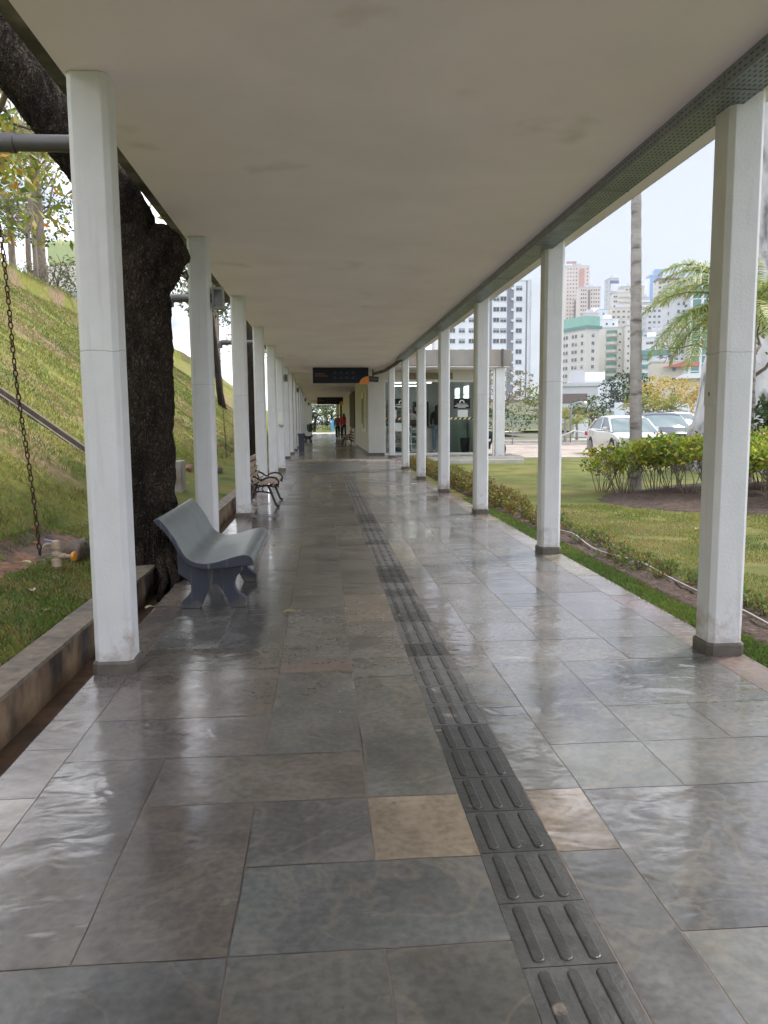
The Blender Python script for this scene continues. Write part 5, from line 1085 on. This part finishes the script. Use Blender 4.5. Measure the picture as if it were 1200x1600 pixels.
mb = MB(); mb.tube([(0, 0, .02), (.3, 0, .5), (.9, 0, .75), (1.6, 0, .62), (2.1, 0, .25), (2.3, 0, .0)], .05, 8); o = mb.build('bike_rack', M['kerb'], loc=(12.4, 41, 0), smooth='all'); tag(o, 'low curved white pipe rack beside the short lamp post', 'bike rack')
# trees at the far end of the corridor
for i, (x, y, h, bl, lb) in enumerate(((-1.0, 92, 2.2, [(0, 0, 4.2, 2.2, 2, 2.0), (1.6, 0, 4.9, 1.6, 1.6, 1.2)], 'dark leaning tree at the left of the far corridor opening'), (1.2, 97, 2.6, [(0, 0, 4.3, 2.0, 2, 1.6), (1.8, 0, 3.2, 1.4, 1.4, 1.2)], 'bright green tree in the middle of the far corridor opening'), (3.9, 94, 2.4, [(0, 0, 3.6, 2.0, 2, 1.8)], 'green tree at the right of the far corridor opening'), (-4, 96, 2.5, [(0, 0, 4, 2.6, 2, 2.2)], 'tree left beyond the corridor end'), (0.6, 112, 3, [(0, 0, 3.6, 6, 2, 3.2)], 'wide dark tree far behind the corridor opening'))):
    tree('end_tree', lb, (x, y, .2), h*.7, [(a, b, c*.66, d, e, f) for a, b, c, d, e, f in bl], 14000 if i == 4 else 3200, .28 if i == 4 else .2, [DK+GR, YG+PG, YG, GR, DK+GR][i], M['bark'], .16, 120+i, 'trees beyond the end of the corridor', lean=(.1 if i == 0 else 0, 0))
t = thing('hedge_row', 'low pale green hedge across the far end of the corridor', 'hedge', (-3, 86.3, .2)); leaves([(3.5, 0, .35, 4.5, .5, .4)], 2500, .14, [(.20, .26, .08), (.26, .30, .12)], 5).build('foliage', M['leaf'], t)
t = thing('blue_banner', 'bright blue pointed panel beyond the far corridor opening', 'banner', (1.12, 88.6, .2)); mb = MB(); mb.prism([(-.2, .1), (.2, .1), (.2, 1.0), (.0, 1.5), (-.2, 1.0)], -.04, .04, 'y'); mb.build('panel', M['blueb'], t); mb = MB(); mb.box(-.3, .3, -.15, .15, 0, .1); mb.build('foot', M['frame'], t)
# ================================================================== CARS
def car(name, label, loc, rz, paint, L_=4.5, W=1.75, H=1.43, suv=False):
    t = thing(name, label, 'car', loc, rz, 'cars parked beyond the lawn'); hw = W/2; x0 = -L_/2
    # own space: front towards -y
    def U(y): return y*L_/4.5
    bh = .93 if suv else .86; hood = .98 if suv else .86; deck = 1.05 if suv else .98; wr = .34 if suv else .315; g = .20
    fa, ra = U(-1.38), U(1.30)
    def arch(c, a0, a1, n=9): return [(c+(wr+.045)*math.cos(lerp(a0, a1, k/(n-1))), wr+(wr+.045)*math.sin(lerp(a0, a1, k/(n-1)))) for k in range(n)]
    bot = [(U(-2.22), .25), (U(-2.15), g)]+[p for p in arch(fa, math.pi*1.08, -math.pi*.08)]+[p for p in arch(ra, math.pi*1.08, -math.pi*.08)]+[(U(2.12), .25)]
    top = [(U(2.22), .42), (U(2.24), .62), (U(2.16), deck-.06), (U(2.05), deck), (U(1.55), deck+.02), (U(1.1), bh+.10), (U(.4), bh+.05), (U(-.9), hood+.04), (U(-1.3), hood), (U(-1.75), hood-.09), (U(-2.1), hood-.22), (U(-2.24), .56), (U(-2.26), .40)]
    out = bot+top; n = len(out); rings = []
    for s, ins, drop in ((-1.0, .10, .06), (-.985, .04, .025), (-.93, .0, .0), (-.5, -.02, -.02), (0, -.035, -.03), (.5, -.02, -.02), (.93, 0, 0), (.985, .04, .025), (1.0, .10, .06)):
        r = []
        for i, (y, z) in enumerate(out):
            e = (abs(y)/(L_/2))**6; yy = y*(1-(.075 if abs(s) > .9 else 0)*e*1.2-ins*.25*(i >= len(bot))); zz = z-(drop if i >= len(bot) else 0)
            xx = s*hw*(1-.10*e)
            if z < .35: xx *= .985
            r.append((xx, yy, zz))
        rings.append(r)
    mb = MB(); mb.loft(rings); body = mb.build('body', paint, t, smooth=True, bevel=.012)
    mb = MB(); mb.box(-hw*.93, hw*.93, U(-1.95), U(1.95), .22, .58); mb.build('wheel_wells', M['black'], t)
    # greenhouse
    zt = H; G = [(U(1.85), deck-.01), (U(1.15), zt-.10), (U(.75), zt-.03), (U(.2), zt), (U(-.25), zt-.02), (U(-.55), zt-.10), (U(-1.32), hood+.0)] if not suv else [(U(2.08), deck-.02), (U(1.80), zt-.12), (U(1.5), zt-.03), (U(.5), zt), (U(-.25), zt-.02), (U(-.5), zt-.09), (U(-1.22), hood+.0)]
    def gh(sc, dz=0, part=None):
        mb = MB(); rr_ = []
        for s in (-1, -.9, -.5, 0, .5, .9, 1):
            r = []
            for y, z in G:
                f = (z-bh)/(zt-bh); xx = s*(hw*.955)*(1-.20*max(f, 0))*sc; c = .03*(1-abs(s)**2)
                r.append((xx, y-(c if y < 0 else -c)*1.2, z+c*.8-(.035 if abs(s) == 1 and z > bh+.2 else 0)+dz))
            r += [(s*hw*.94, U(-1.2), hood-.12), (s*hw*.94, U(1.75), deck-.14)][::1]; rr_.append(r)
        mb.loft(rr_); return mb
    gh(1).build('cabin_glass', M['carglass'], t, smooth=True)
    mb = MB(); rr_ = []
    for s in (-1.0, -.9, -.5, 0, .5, .9, 1.0):
        r = []
        idx = [1, 2, 3, 4, 5]
        for th in (.016, -.006):
            for i in (idx if th > 0 else idx[::-1]):
                y, z = G[i]; f = (z-bh)/(zt-bh); c = .03*(1-s*s); xx = s*(hw*.955)*(1-.20*f)*1.01; r.append((xx, y-(c if y < 0 else -c)*1.2, z+c*.8-(.035 if abs(s) == 1 else 0)+th))
        rr_.append(r)
    mb.loft(rr_); mb.build('roof', paint, t, smooth=True)
    mb = MB()
    for s in (-1, 1):
        def gp(y, z): f = (z-bh)/(zt-bh); return (s*hw*.955*(1-.20*max(0, f))*1.004, y, z-.012)
        a = G[-1]; b = G[-2]; mb.tube([gp(a[0]+.05, a[1]+.02), gp(b[0]+.03, b[1]-.01)], .034, 6)
        a = G[0]; b = G[1]; mb.tube([gp(a[0]-.06, a[1]), gp(b[0], b[1]-.01)], .05, 6); mb.tube([gp(U(.12), bh+.05), gp(U(.22), zt-.02)], .03, 6)
        mb.tube([gp(U(-1.25), bh+.06), gp(U(.2), bh+.10), gp(U(1.7), deck-.0)], .022, 6)
    mb.build('pillars', paint, t, smooth=True)
    for s in (-1, 1):
        mb = MB(); mb.obox((s*(hw+.06), U(-.80), bh+.13), (.20, .10, .13), (0, 0, 0)); mb.build('mirror', paint, t, bevel=.035)
        mb = MB(); mb.obox((s*hw*.74, U(-2.12), .66 if not suv else .76), (.36, .20, .14), (.25, 0, s*-.42)); mb.build('headlight', M['headl'], t, bevel=.03)
        mb = MB(); mb.obox((s*hw*.80, U(2.16), .78), (.28, .12, .16), (0, 0, s*.35)); mb.build('tail_light', M['clred'], t, bevel=.02)
        mb = MB()
        for yd in (-.86, .14, 1.02): mb.box(s*hw*.995-.002, s*hw*.995+.002, U(yd), U(yd)+.008, .34, bh)
        mb.build('door_gap', M['black'], t)
        for yd in (.0, .9): mb = MB(); mb.obox((s*(hw+.004), U(yd), .80), (.02, .16, .025)); mb.build('door_handle', paint, t, bevel=.006)
    mb = MB(); mb.obox((0, U(-2.235), .50), (hw*1.1, .05, .13)); mb.obox((0, U(-2.2), .66 if not suv else .74), (hw*.9, .06, .07)); mb.build('grille', M['black'], t, bevel=.015)
    mb = MB(); mb.obox((0, U(-2.27), .42), (.40, .02, .12)); mb.build('number_plate', M['paper'], t)
    for y in (fa, ra):
        for s in (-1, 1):
            mb = MB(); c = (s*(hw-.11), y, wr); mb.lathe([(wr*.62, -.10), (wr*.93, -.105), (wr, -.08), (wr, .08), (wr*.93, .105), (wr*.62, .10)], c, 28, 'x'); wh = mb.build('wheel', M['tyre'], t, smooth=True)
            mb = MB(); mb.lathe([(wr*.64, -.108), (wr*.66, -.06), (wr*.66, .06), (wr*.64, .108)], c, 24, 'x'); rr_ = mb
            mb2 = MB()
            for k in range(10):
                a = k*math.pi/5; mb2.obox((c[0]+s*.10, y+math.cos(a)*wr*.34, wr+math.sin(a)*wr*.34), (.025, wr*.56, .035), (a, 0, 0))
            mb2.lathe([(.05, -.005), (.05, .02), (.02, .03)], (c[0]+s*.10, y, wr), 12, 'x'); mb2.lathe([(wr*.66, -.01), (wr*.66, .008), (wr*.58, .008), (wr*.58, -.01)], (c[0]+s*.105, y, wr), 24, 'x'); mb2.build('rim', M['rim'], wh, smooth=True)
    if suv:
        mb = MB()
        for s in (-1, 1): mb.tube([(s*hw*.70, U(-.1), zt+.05), (s*hw*.70, U(1.5), zt+.05)], .018, 6)
        mb.build('roof_rails', M['black'], t)
    return t
car('parked_car', 'silver sedan parked facing the lawn, leftmost of the three cars', (11.3, 28.95, .0), R(-3), M['carsilver'], 4.5, 1.76, 1.45)
car('parked_car', 'dark navy car with roof rails between the silver and the white car', (13.25, 30.5, 0), R(-1), M['carnavy'], 4.55, 1.82, 1.56, True)
car('parked_car', 'white car rightmost of the three, partly hidden by the dark one', (15.2, 33.4, 0), R(-2), M['carwhite'], 4.4, 1.78, 1.62, True)
# motorbike
t = thing('motorcycle', 'black motorcycle parked behind the slim column by the shop canopy', 'motorcycle', (5.98, 28.6, 0), R(35))
for y in (-.65, .65):
    mb = MB(); mb.lathe([(.20, -.04), (.29, -.05), (.30, 0), (.29, .05), (.20, .04)], (0, y, .30), 22, 'x'); mb.build('wheel', M['tyre'], t, smooth=True)
mb = MB(); mb.tube([(0, -.65, .30), (0, -.50, .75), (0, -.42, 1.02)], .035, 8); mb.tube([(0, .65, .30), (0, .2, .38), (0, -.15, .35), (0, -.42, .85)], .04, 8); mb.obox((0, .05, .42), (.24, .36, .28)); mb.build('frame', M['iron'], t, bevel=.01)
mb = MB(); mb.lathe([(.04, -.32), (.14, -.22), (.16, 0), (.12, .2), (.05, .26)], (0, -.12, .80), 14, 'y'); mb.build('tank', M['carnavy'], t, smooth=True)
mb = MB(); mb.tube([(0, .12, .78), (0, .45, .80), (0, .85, .92)], [.12, .13, .07], 10); mb.build('saddle', M['clblack'], t, smooth='all')
mb = MB(); mb.tube([(-.36, -.32, 1.06), (-.15, -.42, 1.02), (.15, -.42, 1.02), (.36, -.32, 1.06)], .018, 8); mb.build('handlebar', M['iron'], t); mb = MB(); mb.lathe([(.05, -.06), (.09, -.03), (.09, .04)], (0, -.55, .92), 12, 'y'); mb.build('headlight', M['headl'], t, smooth=True)
mb = MB(); mb.obox((0, .78, 1.05), (.36, .32, .28)); mb.build('top_box', M['fasc2'], t, bevel=.03)
# ================================================================== CITY
def wm(name, c, r=.7): return mat(name, c, r, var=.06, vs=.15)
CW = {'white': wm('tower_white', (.72, .75, .80)), 'grey': wm('tower_grey', (.22, .23, .27)), 'beige': wm('beige_render', (.56, .52, .45)), 'cream': wm('cream_render', (.60, .58, .54)), 'mint': wm('mint_render', (.25, .46, .40)), 'pink': wm('pink_render', (.62, .54, .50)),
      'rose': wm('red_balcony', (.50, .27, .23)), 'blue': wm('blue_render', (.25, .38, .62)), 'lgrey': wm('light_grey_render', (.50, .51, .54)), 'teal': wm('teal_band', (.12, .26, .24)), 'brown': wm('brown_strip', (.17, .13, .12)), 'red': wm('red_roof', (.50, .16, .12)), 'lblue': wm('pale_blue_render', (.62, .70, .80)), 'navyb': wm('navy_band', (.12, .16, .32))}
CWG = mat('city_window', (.035, .045, .055), .15, var=.3, vs=.2); CWG2 = mat('city_window_light', (.30, .34, .38), .3, var=.2, vs=.2)
wcache = {}
def wmesh(w_, h, style=0):
    key = (w_, h, style)
    if key not in wcache:
        mb = MB(); f = min(.10, w_*.12); mb.box(-w_/2, w_/2, -.02, .03, 0, h, 1); mb.box(-w_/2-f, w_/2+f, -.10, .0, -f, 0, 0); mb.box(-w_/2-f, w_/2+f, -.06, 0, h, h+f, 0); mb.box(-w_/2-f, -w_/2, -.06, 0, 0, h, 0); mb.box(w_/2, w_/2+f, -.06, 0, 0, h, 0)
        if w_ > 1: mb.box(-.04, .04, -.05, 0, 0, h, 0)
        if style == 1: mb.box(-w_/2, w_/2, -.05, -.02, h*.5, h, 2)
        me = bpy.data.meshes.new('window'); me.from_pydata(mb.v, [], mb.f)
        for m in (CW['lgrey'], CWG, CWG2): me.materials.append(m)
        me.polygons.foreach_set('material_index', mb.m); wcache[key] = me
    return wcache[key]
def bld(name, label, p, wall, fl=3.0, front=(), left=(), ww=1.2, wh=1.2, z00=-2, extras=(), dens=1.0, roofbox=True, cap=90):
    x, y, th, wr, wl, z0, z1 = p; base = hill(x, y)-3; t = thing(name, label, 'building', (x, y, base), th, 'buildings of the city on the hill'); H = z1-base
    mb = MB(); mb.box(0, wr, 0, wl, 0, H); mb.build('wall', CW[wall], t)
    mb = MB(); e = .25; mb.box(-e, wr+e, -e, wl+e, H+.002, H+.5)
    if roofbox: mb.box(wr*.3, wr*.7, wl*.3, wl*.6, H+.5, H+2.6)
    mb.build('parapet', CW['lgrey' if wall != 'white' else 'white'], t)
    rr = random.Random(len(name)+int(x)); zs = []; z = H-fl*.9
    while z > max(z0-base-4, 1): zs.append(z); z -= fl
    cnt = 0
    for z in zs:
        for f, cols in ((0, front), (1, left)):
            for c in cols:
                if rr.random() > dens or cnt >= cap: continue
                o = bpy.data.objects.new('window', wmesh(ww, wh, rr.random() < .2)); COL.objects.link(o); o.parent = t; cnt += 1
                if f == 0: o.location = (wr*c, -.03, z)
                else: o.location = (-.03, wl*c, z); o.rotation_euler = (0, 0, R(-90))
    for nm, m, (a, b, c, d, e_, f_) in extras:   # fractions of width, depth (m), heights from top (m)
        mb = MB(); mb.box(wr*a, wr*b, c, d, max(H-f_, 0), H-e_); mb.build(nm, CW[m] if m in CW else m, t)
    t['_h'] = H; return t, H, zs
def ext_slabs(t, m, wr, a, b, zs, dep=.9, h=1.0, dz=-.3, name='balcony', mr=None, cap=24):
    for z in zs[:cap]:
        mb = MB(); mb.box(wr*a, wr*b, -dep, 0, z+dz, z+dz+h); mb.build(name, CW[m], t)
A = (35.0, 230.0, 0.0, 28.8, 16, 11.0, 41.7)
t, H, zs = bld('tower_block', 'tall white apartment tower with two dark grey vertical stripes', A, 'white', 3.02, (.1, .2, .3, .4, .55, .622, .783), (), 1.7, 1.2, extras=[('grey_strip', 'grey', (.66, .727, -.12, 0, 0, 60)), ('grey_strip', 'grey', (.47, .505, -.12, 0, 0, 60)), ('groove', 'grey', (.853, .868, -.05, 0, 0, 60)), ('blank_wing', 'white', (.895, 1.0, -1.6, 0, -.6, 60))])
for z in zs: mb = MB(); mb.box(28.8*.70, 28.8*.722, -.7, -.12, z+.1, z+.7); mb.build('air_conditioner', CW['white'], t)
bld('tower_block', 'narrow beige tower peeking out right of the white tower', (91.6, 330.0, -.26, 5.6, 12.7, 15.1, 57.4), 'beige', 3, (.3, .7), (), 1.0, 1.1, extras=[('balcony_strip', 'grey', (0, .9, -.6, 0, 14, 50))])
t, H, zs = bld('office_block', 'cream block with small dark square windows and a mint green top', (103.4, 306.0, .35, 6.5, 19.3, 14, 36.6), 'cream', 3.05, (.52,), (.12, .32, .42, .62, .72, .9), 1.3, 1.3, roofbox=False)
mb = MB(); mb.box(-.6, 7.4, -.6, 18, H+.5, H+1.6); mb.build('roof_terrace', CW['teal'], t); mb = MB(); mb.box(0, 7.2, .6, 17.5, H+1.6, H+5.4); mb.build('penthouse', CW['mint'], t)
bld('tower_block', 'tall pink tower with a red balcony column on the far left of the skyline', (198.6, 640.0, -.11, 19.1, 11.1, 82.7, 125.3), 'pink', 3.0, (.08, .2, .32, .44, .9), (), .9, 1.0, extras=[('red_balconies', 'rose', (.56, .76, -.8, 0, 2, 17)), ('dark_strip', 'brown', (.36, .42, -.8, 0, 27, 70)), ('roof_tile', 'rose', (.02, .42, -1.0, 2, -3.6, -2.4))])
bld('tower_block', 'lower pink tower with dark vertical strips below the tall pink one', (200.1, 610.0, -.09, 16.3, 11, 78.9, 103.7), 'pink', 3.0, (.1, .2, .3, .58, .7, .8, .92), (), .9, 1.0, extras=[('dark_strip', 'brown', (.42, .50, -.8, 0, 2, 40))])
t, H, zs = bld('apartment_block', 'beige building with rounded balconies and green glass, left of the palm trunk', (117.3, 330.0, -.24, 10.5, 11.1, 13.9, 39.9), 'cream', 3.3, (.8, .95), (.5,), .7, .8, roofbox=False)
for z in zs[:7]:
    mb = MB(); P = [(2.4, 0)]+[(5+2.6*math.cos(a), -1.5*math.sin(a)) for a in [math.pi-math.pi*k/10 for k in range(11)]]; mb.prism(P[::-1], z-.7, z+.5); mb.build('balcony', CW['beige'], t)
    mb = MB(); P = [(5+2.2*math.cos(a), -1.1*math.sin(a)) for a in [math.pi-math.pi*k/10 for k in range(11)]]; mb.prism(P[::-1], z+.55, z+1.9); mb.build('balcony_glass', CW['teal'], t)
t, H, zs = bld('apartment_block', 'beige wing with tiny windows behind the palm trunk', (125.3, 322.0, -.23, 5.6, 11, 16.2, 40), 'cream', 3.0, (.25, .7), (), .6, .8)
bld('house', 'small pale blue cube building above the cream block', (148.1, 420.0, -.22, 5, 11.1, 50.7, 60.1), 'lblue', 3, (.6,), (), .9, 1.2, roofbox=False); bld('house', 'low white stepped building below the blue and white tower', (139.6, 390.0, .2, 9.4, 6, 44.7, 51.3), 'white', 3, (.3, .7), (), 1, 1)
bld('tower_block', 'blue and white tower with a navy top band, left of the palm trunk', (205.6, 560.0, -.02, 6.5, 11, 70.4, 101.6), 'lgrey', 3.0, (.15, .3), (.5,), .9, 1.2, extras=[('navy_band', 'navyb', (0.05, 1.0, -.5, 0, 1.5, 3.6)), ('white_top', 'white', (.1, .98, -.4, 0, 3.6, 9))])
t, H, zs = bld('tower_block', 'beige tower with stacked balconies just left of the palm trunk', (185.8, 500.0, -.21, 11.1, 11.1, 63, 81.7), 'cream', 3.0, (.1, .2), (), .8, 1.0); ext_slabs(t, 'beige', 11.1, .35, .58, zs); ext_slabs(t, 'beige', 11.1, .66, .95, zs)
bld('tower_block', 'wide pale tower behind the palm trunk', (229.4, 600.0, -.19, 17.1, 11.1, 77.7, 102.6), 'beige', 3.0, (.1, .25, .4, .55, .7, .85), (), 1.1, 1.1)
bld('tower_block', 'slim grey tower with white windows right of the palm trunk', (207.2, 520.0, -.23, 5.3, 11, 69.2, 81.3), 'grey', 3, (.75,), (.3,), 1.0, 1.2); t, H, zs = bld('tower_block', 'white tower with long striped balconies right of the grey one', (208.8, 510.0, -.24, 5.2, 11.1, 66.3, 80.6), 'lgrey', 3, (), (), 1); ext_slabs(t, 'white', 5.2, 0, 1, zs, 1.0, 1.0)
bld('tower_block', 'bright blue tower with stepped top', (260.3, 620.0, -.13, 10, 11.1, 85.3, 115), 'blue', 3, (), (.5,), 1, 1, extras=[('step', 'blue', (.35, .98, .1, 6, -4.5, 0)), ('white_side', 'white', (-.25, 0, .2, 6, 2.5, 60))], roofbox=False)
bld('tower_block', 'beige tower with dark overhanging roof behind the palm fronds', (206.2, 480, -.2, 13.7, 11.1, 54.7, 87.1), 'cream', 3.0, (.12, .3, .48, .66, .85), (.5,), 1.4, 1.2, extras=[('roof_slab', 'brown', (-.05, 1.05, -.8, 8, -.4, .9))])
bld('apartment_block', 'pinkish-grey stepped block below the blue tower', (175.1, 420.0, -.18, 8.2, 11, 44.7, 61.6), 'lgrey', 3, (.2, .5, .8), (.3, .7), 1.2, 1.2)
bld('apartment_block', 'narrow white block with green glass side right of the palm trunk', (137.4, 345.0, -.3, 3.8, 11.2, 17.3, 47.5), 'white', 3.2, (.5,), (), .8, .9, extras=[('green_glass', 'teal', (.45, 1.2, -.9, 0, 7, 18)), ('base_wall', 'cream', (-.1, .3, -.6, 0, 18, 40))])
bld('house', 'white house with small windows above the teal-roofed one', (135.6, 330.0, -.32, 8.8, 11.2, 27.3, 35.9), 'white', 3, (.3, .45), (), 1.4, 1.0)
t, H, zs = bld('apartment_block', 'low building with teal roof band and dark balconies', (122.5, 300.0, -.3, 10.8, 11.2, 15.2, 27.7), 'white', 3.2, (.75,), (), 1.2, 1.2, extras=[('roof_band', 'teal', (-.03, 1.03, -.9, 0, -.3, 1.6))], roofbox=False); ext_slabs(t, 'teal', 10.8, 0, .38, zs, 1.2, 1.2)
t, H, zs = bld('tower_block', 'curved green and white apartment tower behind the palm fronds', (136.1, 300.0, 0, 15.2, 11, 17.6, 54), 'lgrey', 3.05, (.1, .24), (.5,), 1.0, 1.3)
for z in zs[:14]:
    def arc(rad, a0, a1, n=8): return [(10.2+rad*math.cos(lerp(a0, a1, k/n)), 2.5-rad*math.sin(lerp(a0, a1, k/n))*.8) for k in range(n+1)]
    a0, a1 = math.pi*.98, .05
    mb = MB(); mb.prism((arc(5.3, a0, a1)+arc(4.6, a1, a0))[::-1], z-1.0, z-.65); mb.build('floor_band', CW['white'], t); mb = MB(); mb.prism((arc(5.05, a0, a1)+arc(4.6, a1, a0))[::-1], z-.65, z+2.03); mb.build('green_band', CW['teal'], t)
for a in (math.pi*.75, math.pi*.5, math.pi*.25): mb = MB(); x, y = 10.2+5.3*math.cos(a), 2.5-5.3*math.sin(a)*.8; mb.box(x-.45, x+.45, y-.2, y+.5, H-40, H-.4); mb.build('white_pier', CW['white'], t)
t, H, zs = bld('house', 'plain beige house with a red roof behind the golden tree', (97.9, 230.0, -.3, 9, 11.1, 10.8, 18.3), 'beige', 3, (.7,), (), 1, 1, roofbox=False); mb = MB(); mb.prism([(3, H-1.6), (13, H-1.6), (13, H-.2), (9, H-.2)], -2.2, -.4, 'y'); mb.build('roof', CW['red'], t)
t, H, zs = bld('house', 'low house with wide white roof beside the pale trunk', (69.6, 150.0, -.37, 7.3, 11.3, 5.1, 9.2), 'beige', 3, (.5, .8), (), 1.2, 1.2, roofbox=False); mb = MB(); mb.prism([(-1, H), (8.5, H), (7, H+1.1), (.5, H+.9)], -1.2, 11, 'y'); mb.build('roof', CW['white'], t)
bld('house', 'white modern low building beneath the cream block', (54.0, 170.0, -.24, 11.1, 11, 3.7, 9.3), 'white', 2.8, (.85,), (), 1.6, 1.0); t, H, zs = bld('house', 'pale building with a broad band of mesh windows beyond the parking', (36.7, 120.0, -.24, 5.6, 11.1, 1.5, 6.5), 'lgrey', 2.9, (), (), 1, 1, extras=[('window_band', 'brown', (.05, .72, -.05, 0, 1.1, 2.6)), ('window_band', 'brown', (.05, .72, -.05, 0, 3.2, 4.4))])
FILL = [(152, 450, 11, 63, 'white', 'plain white block filling the gap under the pink towers'), (168, 455, 12, 66, 'beige', 'beige block with even windows behind the beige tower base'), (187, 470, 10, 62, 'lgrey', 'grey block low behind the palm trunk'), (200, 475, 9, 66, 'white', 'white block below the striped balconies'),
        (150, 380, 9, 44, 'lgrey', 'pale grey house block above the rounded balconies'), (163, 390, 12, 45, 'cream', 'cream block right of the palm trunk, middle height'), (177, 400, 10, 50, 'white', 'white block left of the curved green tower'), (235, 500, 16, 84, 'cream', 'tall cream block behind the curved green tower'), (140, 420, 8, 58, 'pink', 'small pinkish block beside the pale blue cube')]
for x, y, w_, zt_, wl_, lb in FILL: bld('apartment_block', lb, (x, y, -.2, w_, 9, zt_-20, zt_), wl_, 3.0, (.15, .38, .62, .85), (.5,), 1.3, 1.1, cap=40)
t = thing('brick_wall', 'low brick-red wall behind the silver car', 'wall', (26.0, 75, -.3), .1); mb = MB(); mb.box(0, 4.4, 0, .25, 0, 1.9); mb.build('wall', M['brick'], t); mb = MB(); mb.box(-1.6, 0, -.02, .3, 0, 2.2); mb.build('gate_post', CW['white'], t)
bld('apartment_block', 'pinkish and teal block seen between the third and fourth right columns', (38, 260.0, .04, 12, 11.1, 12.3, 34.9), 'pink', 3, (.2, .5, .8), (), 1.8, 1.3, extras=[('teal_panel', 'mint', (.35, .95, -.4, 0, 8, 14))])
t = thing('garden_wall', 'long pale wall behind the pale trunk and the cars', 'wall', (22, 58, -.3)); mb = MB(); mb.box(0, 40, 0, .3, 0, 2.9); mb.build('wall', CW['lblue'], t)
for o in list(bpy.data.objects):
    if '_h' in o: del o['_h']

# ================================================================== AIR
mb = MB(); mb.box(-120, 760, -60, 800, -3, 190); hz = mb.build('haze', [])
m = bpy.data.materials.new('haze_air'); m.use_nodes = True; t = m.node_tree; t.nodes.remove(t.nodes['Principled BSDF'])
pv_ = t.nodes.new('ShaderNodeVolumePrincipled'); pv_.inputs['Color'].default_value = (.86, .91, 1, 1); pv_.inputs['Density'].default_value = .0002; pv_.inputs['Anisotropy'].default_value = .3
t.links.new(pv_.outputs[0], t.nodes['Material Output'].inputs['Volume']); hz.data.materials.append(m); hz['kind'] = 'stuff'
